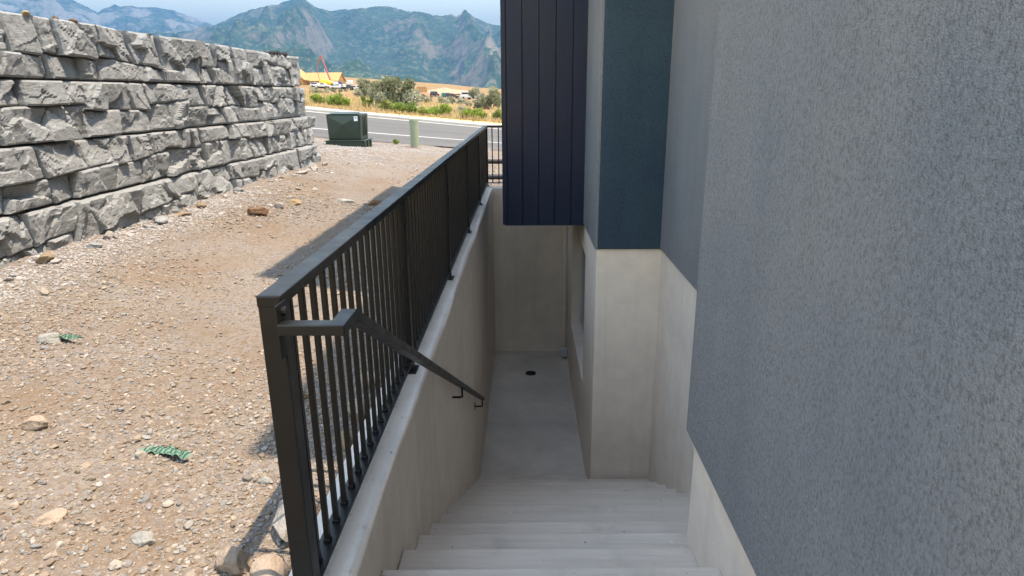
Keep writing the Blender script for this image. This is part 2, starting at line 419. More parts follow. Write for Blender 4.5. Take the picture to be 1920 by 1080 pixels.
for a, b in zip(rx[:-1], rx[1:]):                 # kerb as a row of cast lengths
    pts = []
    za, zb = float(z_road(a, 31.6)), float(z_road(b, 31.6))
    sec = [(31.53, -.1), (31.55, .10), (31.58, .13), (31.72, .13), (31.72, -.1)]
    n = len(sec); Vv = [(a+.004, y, za+z) for y, z in sec]+[(b-.004, y, zb+z) for y, z in sec]
    mb.add(Vv, [tuple(range(n)), tuple(range(2*n-1, n-1, -1))]+[(k, n+k, n+(k+1) % n, (k+1) % n) for k in range(n)])
tag(mb.build('kerb', MT['kerb_concrete']), kind='structure')
strip('pavement', 31.71, 33.1, .126, MT['pale_concrete'])
fx = np.unique(np.concatenate([-np.geomspace(2, 5200, 70), np.geomspace(2, 3500, 36), [0.]]))
fy = np.concatenate([np.linspace(33.05, 60, 40), np.geomspace(61, 4200, 90)])
V, F = grid(fx, fy, z_field)
tag(link('field', mkmesh('field', V, F, MT['dry_field'], True)), kind='structure')

# mountains: two height fields
front = [(-700,70),(-400,95),(-150,60),(60,30),(200,62),(330,62),(400,49),(440,30),(470,18),(500,12),(520,8),(545,-1),(572,-1),(592,13),(620,21),(645,18),(700,14),(712,12),(735,13),(760,21),(778,24),(800,28),(830,30),(845,27),(856,31),(875,22),(895,35),(920,45),(940,49),(1000,62),(1100,55),(1250,75),(1500,40),(1900,60),(2300,70),(2900,90)]
back = [(-700,30),(-500,-30),(-300,-70),(-120,-80),(0,-55),(80,-25),(140,2),(170,16),(183,23),(196,16),(206,12),(215,8),(224,12),(245,11),(262,14),(290,14),(320,18),(345,27),(365,34),(385,42),(400,47),(425,42),(445,44),(470,60),(520,80),(700,90),(1200,95)]
def mountain(name, prof, rc, rf, rb, th0, th1, nt, nr, mat, seed, spur):
    pt = np.array([bearing(*q) for q in prof]); o = np.argsort(pt[:, 0])
    th = np.linspace(th0, th1, nt); H = np.interp(th, pt[o, 0], pt[o, 1])
    t = np.concatenate([np.linspace(0, 1, nr), np.linspace(1.03, 1.6, 10)])
    T, TH = np.meshgrid(t, th)
    Hh = np.repeat(H[:, None], len(t), 1)
    r = rf+(rc-rf)*T; X, Y = r*np.sin(TH), r*np.cos(TH)
    w = np.clip(T, 0, 1)*np.clip(1-T, 0, 1)*4
    prof_t = np.where(T <= 1, .16*T+.84*np.clip(T, 0, 1)**1.5, 1-(T-1)*1.1)
    z = rc*Hh*prof_t+HC*np.clip(T, 0, 1)
    # spurs run down from the crest, with ever smaller gullies between them
    L = rc/5400; sx = TH*rc/(430*L)+.9*fbm(X/(900*L), Y/(900*L), seed, 3)+.55*T
    spurs = (1-2*np.abs(vnoise(sx, T*.8, seed)))
    rm = 0; amp = 1.; wt = 1.
    for o_ in range(7):
        f = 2**o_/(520*L); q = 1-np.abs(vnoise(X*f+11*o_, Y*f*.62-7*o_, seed+o_)); q = q*q*wt; rm = rm+q*amp; wt = np.clip(q*1.6, 0, 1); amp *= .5
    z = z+(w*.9+.10*(T > .5)*(T <= 1)*0)*spur*(spurs*.34+(rm-1.0)*.95)
    z = z+np.where(np.abs(T-1) < .03, 7*fbm(TH*260, 0, seed, 3), 0)
    z = np.maximum(z, -2.+4*T)
    V = np.stack([r*np.sin(TH), r*np.cos(TH), z], -1).reshape(-1, 3)
    nT = len(t); i = (np.arange(nt-1)[:, None]*nT+np.arange(nT-1)[None]).ravel()
    F = np.stack([i, i+1, i+nT+1, i+nT], -1)
    return tag(link(name, mkmesh(name, V, F, mat, True)), kind='structure')
mountain('mountain', front, 5400, 2300, 0, -1.05, .75, 1150, 170, MT['mountain_green'], 3, 200)
mountain('mountain', back, 8200, 5000, 0, -1.05, .3, 640, 100, MT['mountain_rock'], 21, 300)

# ------------------------------------------------------------------ house
house = thing('house', 'grey and navy stucco house with dark vertical siding above a concrete stairwell', 'house', (0, 0, 0))
ZS, ZS2 = .032, -.004
YN, YF, XN, XR, XF, YW = 2.343, 5.674, .671, 1.215, .634, 9.644
SG, SN, PC = MT['stucco_grey'], MT['stucco_navy'], MT['parged_concrete']
B().box(.64, 1.195, -7, YN, ZS, 4.32).build('stucco_wall', SG, house, .012, 3)
B().box(XN, 1.3, -7, YN-.03, -2.9, ZS).build('foundation_wall', PC, house, .008)
B().box(1.195, 1.6, YN+.003, YF+.1, ZS2, 7.3).build('stucco_wall', SG, house, .008)
B().box(XR, 1.6, YN-.02, YF+.1, -2.9, ZS2-.001).build('foundation_wall', PC, house, .008)
mbx = B(); mbx.box(.634+.006, 1.25, YF-.022, YF+.25, ZS2, 5.16); mbx.build('stucco_wall', SN, house, .008)['label'] = 'dark navy stucco panel facing the stairs'
B().box(XF, XR+.06, YF, YF+.28, -2.9, ZS2).build('foundation_wall', PC, house, .01)
B().box(.614, .64, YF-.018, YW+.6, ZS2-.001, 5.16).build('stucco_wall', SG, house, .004)
# long wall beside the landing, with the recessed window
WY0, WY1, WZ0, WZ1 = 6.73, 8.62, -1.80, -.32
mb = B()
mb.box(XF, .95, YF+.28, WY0, -2.9, ZS2); mb.box(XF, .95, WY1, YW+.5, -2.9, ZS2)
mb.box(XF, .95, WY0, WY1, -2.9, WZ0); mb.box(XF, .95, WY0, WY1, WZ1, ZS2)
mb.build('foundation_wall', PC, house)
win = B()
for a in ((WY0, WY0+.05, WZ0, WZ1), (WY1-.05, WY1, WZ0, WZ1), (WY0+.05, WY1-.05, WZ0, WZ0+.05), (WY0+.05, WY1-.05, WZ1-.05, WZ1), ((WY0+WY1)/2-.03, (WY0+WY1)/2+.03, WZ0+.05, WZ1-.05)):
    win.box(.745, .80, *a)
wo_ = win.build('window', MT['vinyl_white'], house, .004)
B().box(.768, .776, WY0+.05, (WY0+WY1)/2-.03, WZ0+.05, WZ1-.05).build('pane', MT['window_glass'], wo_)
B().box(.768, .776, (WY0+WY1)/2+.03, WY1-.05, WZ0+.05, WZ1-.05).build('pane', MT['window_glass'], wo_)
B().box(.628, .745, WY0+.002, WY1-.002, WZ0, WZ0+.02).build('sill', PC, wo_, .004)
# bay with vertical boards
YB, XB = 6.86, -.252
bay = B().box(XB+.02, .612, YB+.022, 9.1, -.012, 5.16).build('bay', MT['siding_paint'], house)
cuts = [-.198, -.036, .134, .304, .475, .632]
me = None
edges = [XB]+cuts
for k, (a, b) in enumerate(zip(edges[:-1], edges[1:])):
    n = 12; Vv = []
    B().box(a+.0035, b-.0035, YB-.004*(k % 2), YB+.021, -.018-.002*(k % 3), 5.16).build('siding_board', MT['siding_paint'], bay, .0045, 2)
for k in range(12):
    y0 = YB+.03+k*.19
    B().box(XB, XB+.019, y0+.003, min(y0+.187, 9.1), -.018, 5.16).build('siding_board', MT['siding_paint'], bay, .004, 1)
B().box(XB+.03, .60, YB+.03, 9.08, -.03, -.0125).build('soffit', MT['siding_paint'], bay)
B().box(XB, 8, 4.40, 9.2, 5.17, 5.35).build('roof', MT['membrane'], house, .01)
B().box(1.6, 9, YN+.003, 10.1, -2.9, 7.3).build('storey_wall', SG, house)
B().box(1.3, 9, -7, YN-.001, -2.9, 4.3).build('storey_wall', SG, house)
# ------------------------------------------------------------------ stairwell wall, landing, stairs
XL, XO = -.503, -.698
well = thing('stairwell_wall', 'low concrete retaining wall around the stairwell, carrying the railing', 'wall', (0, 0, 0))
def prof_(z1):
    r = .028
    arc = [(XL-r+r*math.sin(a), z1-r+r*math.cos(a)) for a in np.linspace(0, math.pi/2, 6)]
    return [(XO, -2.95), (XO, z1-.008), (XO+.008, z1)]+arc+[(XL, -2.95)]
seg = B(); Yc = np.linspace(.6, YW+.2, 60); P = prof_(0); n = len(P)
Vv = []; Ff = []
for j, y in enumerate(Yc):
    wv = .004*math.sin(y*2.1)+.003*math.sin(y*5.3)
    for k, (x, z) in enumerate(P): Vv.append((x+(wv if k > 2 and z > -1 else 0), y, z+(.003*math.sin(y*3.1+k) if z > -.1 else 0)))
for j in range(len(Yc)-1):
    for k in range(n-1): Ff.append((j*n+k, j*n+k+1, (j+1)*n+k+1, (j+1)*n+k))
Ff += [tuple(range(n)), tuple(range((len(Yc)-1)*n, len(Yc)*n))[::-1]]
mi = [0 if (2 <= f[0] % n <= 4 and len(f) == 4) else 1 for f in Ff]
link('side_wall', mkmesh('side_wall', Vv, Ff, [MT['curb_concrete'], PC], False, mi), well)
mb = B(); mb.box(XL, 1.0, YW, YW+.2, -2.95, -.001); mb.build('end_wall', PC, well, .012, 3)
B().box(XL+.02, 1.0, YW+.014, YW+.19, -.001, .003).build('cap', MT['curb_concrete'], well)

B().box(XL-.05, XF+.05, 5.95, YW+.05, -2.78, -2.625).build('landing_floor', MT['floor_concrete'])
tag(bpy.data.objects['landing_floor'], kind='structure')
B().box(XO+.01, XN+.1, -6, 1.531, -.35, -.06).build('path', MT['step_concrete'], None, .01)
tag(bpy.data.objects['path'], kind='structure')
stairs = thing('staircase', 'straight grey concrete staircase going down beside the house to the basement landing', 'stairs', (0, 0, 0))
RUN, RISE, Y0, Z0 = .3388, .1896, 1.870, -.2502
for k in range(13):
    yn = Y0+RUN*k; z = Z0-RISE*k; yb = yn-RUN-.05
    if k == 12: yn += .02; z = -2.515
    if yn < YN: xr = XN+.002
    elif k < 11: xr = XR+.004
    else: xr = XR if k == 11 else XF+.004
    mb = B()
    def quad(x0, x1, ya, yb_): 
        sk = lambda x: .022*(x-XL)
        Vq = [(x0, ya, z-.42), (x1, ya, z-.42), (x1, yb_+sk(x1), z-.42), (x0, yb_+sk(x0), z-.42), (x0, ya, z), (x1, ya, z), (x1, yb_+sk(x1), z), (x0, yb_+sk(x0), z)]
        mb.add(Vq, [(0,3,2,1),(4,5,6,7),(0,1,5,4),(1,2,6,5),(2,3,7,6),(3,0,4,7)])
    quad(XL-.003, xr, yb, yn)
    mb.build('step', MT['step_concrete'], stairs, .009, 2)
gn = 900
gk = RS.randint(-1, 12, gn); gxp = np.where(RS.rand(gn) < .5, XL+.01+np.abs(RS.normal(0, .10, gn)), RS.uniform(XL+.02, .64, gn)); gyp = Y0+RUN*gk-np.where(RS.rand(gn) < .6, RUN-.006-np.abs(RS.normal(0, .03, gn)), RS.uniform(.02, .32, gn))
gzp = Z0-RISE*gk; gs = .0011*(4.2)**(RS.rand(gn)**2.2)
tV = np.array([(0,0,1),(1,0,-.3),(-.5,.87,-.3),(-.5,-.87,-.3)]); tF = np.array([(0,1,2),(0,2,3),(0,3,1),(1,3,2)])
gV = tV[None]*gs[:, None, None]*RS.uniform(.6, 1.4, (gn, 4, 1))+np.stack([gxp, gyp, gzp+gs*.4], -1)[:, None]
gme = mkmesh('grit', gV.reshape(-1, 3), (tF[None]+(np.arange(gn)*4)[:, None, None]).reshape(-1, 3), MT['grit'])
tag(link('grit', gme), kind='stuff')
drain = thing('floor_drain', 'round black floor drain set in the landing floor', 'drain', (.063, 8.79, -2.624))
mb = B(); mb.cyl((0, 0, -.02), (0, 0, .004), .082, n=28); mb.build('rim', MT['black_plastic'], drain)
mb = B()
for k in range(-3, 4): mb.box(-.06, .06, k*.018-.004, k*.018+.004, .0045, .008)
mb.build('grate', MT['dark_opening'], drain)
ob = thing('outlet_box', 'small grey pipe box at the foot of the wall in the far landing corner', 'utility box', (.60, 9.36, -2.62))
B().box(-.085, .03, -.05, .05, .03, .17).build('box_body', MT['conduit_grey'], ob, .01)
mb = B(); mb.cyl((-.03, 0, 0), (-.03, 0, .035), .03, n=12); mb.build('pipe', MT['vinyl_white'], ob)
dp = B(); dp.cyl((.585, 9.46, -2.45), (.585, 9.46, -.04), .028, n=12)
tag(dp.build('wall_pipe', PC), 'thin painted pipe running up the far corner of the stairwell', 'pipe')

# ------------------------------------------------------------------ guard railing
DM = MT['dark_metal']
rail = thing('guard_railing', 'long dark metal guard railing on the stairwell wall beside the gravel', 'railing', (-.596, 1.41, 0))
def R(mb, name, par, bev=.003): return mb.build(name, DM, par, bev, 2)
PY = [1.438, 3.0, 4.7, 6.4, 8.1, 9.8]
mpost = B().box(-.028, .028, -.028, .028, 0, .868); mpost = mpost.mesh('post', DM, .004, 2)
mplate = B().box(-.045, .045, -.05, .05, 0, .008).mesh('base_plate', DM, .002, 1)
mb = B().box(-.008, .008, -.008, .008, .062, .868); mb.box(-.0105, .0105, -.0105, .0105, .059, .070); mbal = mb.mesh('baluster', DM, .0012, 1)
def fence(root, ox, pts, axis):
    for k, p in enumerate(pts):
        l = (0, p, 0) if axis == 'y' else (p, 0, 0)
        po = link('post', mpost, root, l); link('base_plate', mplate, po, (0, 0, .001))
    for a, b in zip(pts[:-1], pts[1:]):
        nb = max(2, int(round((b-a)/.0935)))
        for j in range(1, nb):
            p = a+(b-a)*j/nb
            link('baluster', mbal, root, (0, p, 0) if axis == 'y' else (p, 0, 0))
off = [p-1.41 for p in PY]
fence(rail, 0, off, 'y')
R(B().box(-.029, .029, off[0]-.03, off[-1]+.03, .864, .894), 'top_rail', rail, .004)
R(B().box(-.026, .026, off[0]+.028, off[-1]-.028, .046, .060), 'bottom_rail', rail, .002)
rail2 = thing('guard_railing', 'short dark metal railing closing the far end of the stairwell', 'railing', (-.596, 9.8, 0))
p2 = [.75, 1.5]
for p in p2:
    po = link('post', mpost, rail2, (p, 0, 0)); link('base_plate', mplate, po, (0, 0, .001))
for a, b in ((0, .75), (.75, 1.5)):
    for j in range(1, 8): link('baluster', mbal, rail2, (a+(b-a)*j/8, 0, 0))
R(B().box(.031, 1.53, -.028, .028, .864, .894), 'top_rail', rail2)
R(B().box(.03, .72, -.026, .026, .046, .060), 'bottom_rail', rail2); R(B().box(.78, 1.47, -.026, .026, .046, .060), 'bottom_rail', rail2)

hr = thing('handrail', 'dark metal handrail bent off the end post and sloping down the stairwell wall', 'handrail', (-.43, 1.40, 0))
hz = .826
sl = -.5505
mb = B(); mb.sweep([(-.135, -.02, hz), (0, -.02, hz), (0, .075, hz), (0, 4.34, hz+sl*4.265)], .040, .026)
R(mb, 'rail_tube', hr, .003)
fl = B().box(-.138, -.133, -.032, .026, hz-.075, hz+.055); fo = R(fl, 'flange', hr, .002)
mb = B(); mb.cyl((-.134, .0, hz+.034), (-.122, .0, hz+.034), .011, n=10); mb.build('bolt', DM, fo)
for y in (2.52, 4.26):
    z = hz+sl*(y-.075)
    mb = B(); mb.box(-.006, .006, y-.006, y+.006, z-.085, z-.012); mb.box(-.069, -.006, y-.006, y+.006, z-.091, z-.079); br = R(mb, 'bracket', hr, .0015)
    R(B().box(-.0735, -.069, y-.02, y+.02, z-.12, z-.05), 'wall_plate', br, .001)

# ------------------------------------------------------------------ retaining wall of split-face stones
rw = thing('retaining_wall', 'tall retaining wall of rough grey split-face stone blocks beside the gravel yard', 'wall', (0, 0, 0))
for c_ in range(5): B().box(-3.9, -3.42-.034*c_, .3, 10.35, [-.2, .16, .595, 1.025, 1.46][c_], [.16, .595, 1.025, 1.46, 1.86][c_]).build('core', MT['wall_stone'], rw)
B().box(-9.0, -3.9, 9.9, 10.35, -.1, 1.86).build('core', MT['wall_core'], rw)
def stone_mesh(ya, yb, zb, zt, X0, seed, res, amp, flip=None):
    # ya,yb: (bottom, top) side positions; zb, zt functions of y; X0 = mean plane of the face
    rs = np.random.RandomState(seed)
    w = (yb[0]+yb[1]-ya[0]-ya[1])/2; hgt = float(zt((ya[0]+yb[0])/2)-zb((ya[0]+yb[0])/2))
    nu = max(6, int(w/res)); nv = max(5, int(hgt/res))
    u = np.linspace(0, 1, nu+1); v = np.linspace(0, 1, nv+1)
    U, Vv = np.meshgrid(u, v)
    yl = ya[0]+(ya[1]-ya[0])*Vv; yr = yb[0]+(yb[1]-yb[0])*Vv
    # irregular sides
    e1 = .014*fbm(Vv*3+seed, seed*1.7, 0, 3); e2 = .014*fbm(Vv*3-seed, seed*2.9, 0, 3)
    g = .003
    Yy = yl+g+e1+(yr-g+e2-yl-g-e1)*U
    b_ = zb(Yy)+.003; t_ = zt(Yy)-.003
    Zz = b_+(t_-b_)*Vv
    # split face: a few flat fracture planes meeting at sharp edges, then slaty steps
    cy, cz = (ya[0]+yb[0])/2, (float(zb(ya[0]))+float(zt(ya[0])))/2
    wy = Yy+.045*fbm(Yy*5, Zz*5, seed, 3); wz = Zz+.045*fbm(Yy*5, Zz*5, seed+40, 3)
    def planes(n, off, slope):
        sy = rs.uniform(cy-w*.5, cy+w*.5, n); sz = rs.uniform(cz-hgt*.5, cz+hgt*.5, n)
        d = np.stack([(wy-a)**2*.8+(wz-b)**2*1.3 for a, b in zip(sy, sz)]); k = d.argmin(0)
        o, gy, gz = rs.uniform(-off, off, n), rs.uniform(-slope, slope, n), rs.uniform(-slope*1.2, slope*.8, n)
        return o[k]+gy[k]*(wy-sy[k])+gz[k]*(wz-sz[k])
    n0 = max(1, int(round(w*hgt/.035*rs.uniform(.6, 1.3))))
    h = planes(n0, amp*.55, .26)+planes(n0*3+1, amp*.12, .10)
    ang = rs.choice([-1, 1], p=[.75, .25])*rs.uniform(.45, 1.0); a_, b2 = Yy*math.cos(ang)+Zz*math.sin(ang), -Yy*math.sin(ang)+Zz*math.cos(ang)
    n1 = b2*rs.uniform(9, 20)+2.2*fbm(a_*4, b2*7, seed, 3); fr = n1-np.floor(n1)
    h = h+sstep(-.1, .25, fbm(Yy*2.2, Zz*2.2, seed+3, 2))*(.5-fr)*rs.uniform(.003, .013)
    h = h+.0035*fbm(Yy*22, Zz*22, seed, 3)
    ed = np.minimum(np.minimum(U*w, (1-U)*w), np.minimum(Vv*hgt, (1-Vv)*hgt))
    h = h-.016*(1-sstep(0, .013, ed))
    h = np.clip(h-np.percentile(h, 60)+.008, -.06, .05)
    Xx = X0+h
    front = np.stack([Xx, Yy, Zz], -1).reshape(-1, 3)
    nx = nu+1
    i = (np.arange(nv)[:, None]*nx+np.arange(nu)[None]).ravel()
    Fq = np.stack([i, i+1, i+nx+1, i+nx], -1).tolist()
    ring = list(range(nx))+[r*nx+nu for r in range(1, nv+1)]+[nv*nx+c for c in range(nu-1, -1, -1)]+[r*nx for r in range(nv-1, 0, -1)]
    bk = front[ring].copy(); bk[:, 0] = X0-.13
    n0 = len(front); m_ = len(ring)
    Fq += [[ring[k], n0+k, n0+(k+1) % m_, ring[(k+1) % m_]] for k in range(m_)]
    Vout = np.vstack([front, bk])
    if flip: Vout = flip(Vout)
    return Vout, Fq
stone_n = [0]
def lay_course(z0, z1, y0, y1, X0, split_p, seed, flip=None, resf=None, ragged=False):
    rs = np.random.RandomState(seed)
    y = y0; h = z1-z0
    kn = np.linspace(y0-1, y1+1, int((y1-y0)*2.5)+6); zmv = z0+h*np.clip(.49+.26*rs.uniform(-1, 1, len(kn)), .26, .72)
    zmv = np.where(rs.rand(len(kn)) < .0, zmv, zmv)
    zm = lambda t: np.interp(t, kn, zmv)
    fb = lambda t: z0+0*np.asarray(t); ft = lambda t: z1+0*np.asarray(t)
    if ragged: fb = lambda t: z0+.05*vnoise(np.asarray(t)*3, 5.5, seed)
    slant = 0.
    while y < y1-.02:
        L = rs.uniform(.38, 1.05)
        if y+L > y1-.3: L = y1-y
        ns = rs.uniform(-.05, .05) if y+L < y1-.02 else 0
        ya = (y-slant, y+slant); yb = (y+L-ns, y+L+ns)
        zmid = z0+h*rs.uniform(.33, .66); tl = rs.uniform(-.10, .10)
        zm = lambda t, zmid=zmid, tl=tl, yc_=y+L/2, k_=seed+y: zmid+tl*(np.asarray(t)-yc_)+.012*vnoise(np.asarray(t)*6, k_, 1.5)
        if rs.rand() < split_p:
            rows = []
            for (lo, hi, top) in ((fb, zm, 0), (zm, ft, 1)):
                nb = 1 if L < .42 else rs.choice([1, 2, 2, 3]) if L < .8 else rs.choice([2, 2, 3, 3])
                br = [0]+sorted(np.clip((np.arange(1, nb)+rs.uniform(-.28, .28, nb-1))/nb, .18, .85).tolist())+[1]
                sl_ = [None]+[rs.uniform(-.045, .045) for _ in range(nb-1)]+[None]
                for k in range(nb):
                    def side(j):
                        if j == 0: s_, c_ = slant, y
                        elif j == nb: s_, c_ = ns, y+L
                        else: c_ = y+L*br[j]; return (c_-sl_[j], c_+sl_[j])
                        return (c_-s_, c_) if top == 0 else (c_, c_+s_)
                    rows.append((side(k), side(k+1), lo, hi))
            cells = rows
        else: cells = [(ya, yb, fb, ft)]
        for (a, b, lo, hi) in cells:
            stone_n[0] += 1
            yc = (a[0]+b[0])/2
            res = .0135 if yc < 6.2 else .019 if yc < 8.5 else .027
            if resf: res = resf
            Vs, Fs = stone_mesh(a, b, lo, hi, X0+rs.uniform(-.028, .026), stone_n[0]*13+seed, res, rs.uniform(.03, .06), flip)
            link('stone', mkmesh('stone', Vs, Fs, MT['wall_stone']), rw)
        y += L; slant = ns
CZ = [(-.16, .165), (.165, .60), (.60, 1.03), (1.03, 1.465), (1.465, 1.905)]
for c, (a, b) in enumerate(CZ):
    lay_course(a+.006, b-.006, .6, 10.78-.115*c, -3.325-.034*c, [.55, .8, .82, .82, .84][c], 40+c*7)
    yb_ = 10.78-.115*c-.05       # return face round the corner, along the street side
    lay_course(a+.006, b-.006, 3.43+.022*c, 8.6, 0, .7, 90+c*5, lambda Vv, yb_=yb_: np.stack([-Vv[:, 1], Vv[:, 0]+yb_, Vv[:, 2]], -1), .06)
V, F = grid(var((-60, -6, 6), (-6, -3.62, .12)), var((-12, 1, 2), (1, 10.25, .12)), lambda x, y: 1.78+.03*fbm(x*2, y*2, 4, 3)+.0*x)
tag(link('terrace', mkmesh('terrace', V, F, MT['orange_dirt'], True)), kind='structure')

# ------------------------------------------------------------------ loose stones and gravel
def ico(sub):
    bm = bmesh.new(); bmesh.ops.create_icosphere(bm, subdivisions=sub, radius=1)
    V = np.array([v.co[:] for v in bm.verts]); F = [[v.index for v in f.verts] for f in bm.faces]; bm.free(); return V, np.array(F)
def rock_shape(V, seed, size, sharp=.3):
    rs = np.random.RandomState(seed); P = V.copy()
    for k in range(9):                                   # planar cuts make it angular
        d = rs.normal(size=3); d /= np.linalg.norm(d); lim = rs.uniform(.55, .9)
        q = P@d; P = P-np.outer(np.maximum(q-lim, 0), d)
    P = P*(1+sharp*.5*fbm(P[:, 0]*1.5+seed, P[:, 1]*1.5, P[:, 2]*1.5, 3)[:, None])
    return P*np.array(size)
I1 = ico(1); I2 = ico(2); I4 = ico(4)
def rock(name, label, cat, x, y, z, size, rotz, mat, seed, sink=.3, group=None):
    P = rock_shape(I4[0], seed, size)
    P[:, 2] -= P[:, 2].min()+size[2]*2*sink*.5
    n = P/np.maximum(np.linalg.norm(P, axis=1)[:, None], 1e-6)
    P = P+n*(.05*min(size))*fbm(P[:, 0]*25, P[:, 1]*25, P[:, 2]*25, 4)[:, None]
    o = link(name, mkmesh(name, P, I4[1], mat, False), None, (x, y, z), rotz)
    return tag(o, label, cat, group)
tan = loose_rock_mat('tan_rock', (.292, .221, .152)); pink = loose_rock_mat('pink_rock', (.40, .315, .245)); greyr = loose_rock_mat('grey_rock', (.36, .335, .30))
white = loose_rock_mat('white_rock', (.350, .350, .317)); redr = loose_rock_mat('red_rock', (.192, .117, .073)); cream = loose_rock_mat('cream_rock', (.362, .270, .165))
def zg(x, y): return float(z_yard_n(np.array([x]), np.array([y]))[0])
RK = [('rounded pink brown rock lying alone on the gravel at the left edge', -1.945, 2.26, (.052, .038, .036), .2, pink, 5),
 ('pale pitted rock on the gravel in the foreground', -1.19, 1.67, (.042, .026, .024), -.2, white, 9),
 ('flat grey white stone under the torn green netting', -2.42, 3.02, (.06, .04, .035), .3, white, 14),
 ('dark red brown angular rock lying in the middle of the dirt', -2.62, 6.2, (.10, .06, .06), .1, redr, 21),
 ('flat cream stone on the gravel near the foot of the stone wall', -2.56, 7.05, (.09, .05, .035), .4, cream, 25),
 ('flat white stone on the dirt between the wall and the far railing', -2.17, 7.6, (.13, .07, .03), -.1, white, 31),
 ('brown clod on the dirt close beside the long shaded strip', -1.77, 7.5, (.11, .06, .05), .4, redr, 33),
 ('long flat grey slab beside the end post of the railing', -.79, 1.86, (.085, .15, .055), .35, greyr, 41),
 ('sharp tan rock in the shadow of the railing by the end post', -.885, 1.62, (.055, .05, .05), .1, pink, 47),
 ('tan boulder partly buried at the foot of the end post', -.755, 1.56, (.07, .08, .06), .8, pink, 53),
 ('sunlit cream block against the stairwell wall between the balusters', -.755, 2.36, (.034, .05, .05), .1, cream, 59),
 ('small pale flake standing just left of the end post', -.965, 2.06, (.035, .022, .018), -.3, white, 61),
 ('brown block against the stairwell wall behind the cream block', -.765, 2.62, (.045, .09, .05), .1, pink, 67),
 ('grey brown rock in the shaded gravel beside the railing', -.80, 2.95, (.06, .06, .045), .5, pink, 71),
 ('small dark rock on the dirt behind the red brown rock', -2.62, 6.75, (.05, .04, .04), .3, greyr, 73),
 ('small brown stone on the sunlit gravel by the shadow edge', -1.05, 2.72, (.035, .02, .02), .2, redr, 75),
 ('flat pink stone half buried in the near left gravel', -1.52, 1.73, (.05, .035, .02), .9, pink, 77)]
for lb, x, y, s, rz, mt, sd_ in RK: rock('rock', lb, 'rock', x, y, zg(x, y)-.006, s, rz, mt, sd_)
for k, (y, s, mt, lb) in enumerate([(4.49, .05, tan, 'orange stone on top of the stone wall, leftmost of the four'), (4.78, .045, cream, 'cream stone on top of the stone wall, second from the left edge'), (5.08, .038, redr, 'red stone on top of the stone wall, third from the left edge'), (5.28, .04, redr, 'dark brown stone on top of the stone wall, rightmost of the four')]):
    rock('rock', lb, 'rock', -3.48, y, 1.888, (s*.62, s*.95, s*.5), k*.4, mt, 80+k)
for k in range(15):                                      # rubble fallen along the wall foot
    y = 4.1+k*.45+RS.uniform(-.15, .15); s = RS.uniform(.025, .065)
    mt = [greyr, MT['wall_stone'], tan][RS.randint(3)]
    o = rock('rock', 'broken stone lying along the foot of the stone wall', 'rock', -3.22+RS.uniform(-.05, .06), y, zg(-3.22, y)-.01, (s, s*RS.uniform(1, 1.7), s*RS.uniform(.5, .9)), RS.uniform(0, 3), mt, 100+k, group='broken stones along the wall foot')
def toned(name, V, F, tones, mat, kind=None, parent=None):     # tones: one colour per vertex
    me = mkmesh(name, V, F, mat)
    ca = me.color_attributes.new('tone', 'FLOAT_COLOR', 'POINT')
    c = np.ones((len(V), 4), np.float32); c[:, :3] = tones; ca.data.foreach_set('color', c.ravel())
    o = link(name, me, parent)
    if kind: o['kind'] = kind
    return o
PAL = np.array([(.259, .204, .149), (.289, .243, .187), (.217, .159, .110), (.322, .299, .261), (.243, .243, .231), (.201, .213, .213), (.156, .159, .162), (.341, .341, .324), (.186, .121, .082), (.269, .220, .180), (.176, .198, .213), (.233, .194, .149)])
PAL = PAL*.72+PAL.mean(0)*.28*np.array([1.03, .97, .93])
PW = np.array([.17, .13, .11, .10, .10, .08, .05, .06, .04, .09, .04, .03]); PW /= PW.sum()
def gravel_density(x, y):
    n = fbm(x*.8, y*.8, 2.2, 3)
    d = .76+1.5*n
    d = d-.8*np.exp(-((x+1.9+.06*(y-4))/.62)**2)*sstep(2.4, 3.6, y)*(.85+.5*n)
    d = d-.5*np.exp(-(((x+1.55)/.22)**2+((y-1.95)/.16)**2))-.45*np.exp(-(((x+1.05)/.16)**2+((y-1.95)/.12)**2))
    d = d+.35*sstep(-2.6, -3.1, x)+.35*sstep(-1.25, -.9, x)
    d = d+.5*np.exp(-((x+3.3)/1.0)**2)*sstep(9, 11.5, y)
    return np.clip(d, .06, 1.15)
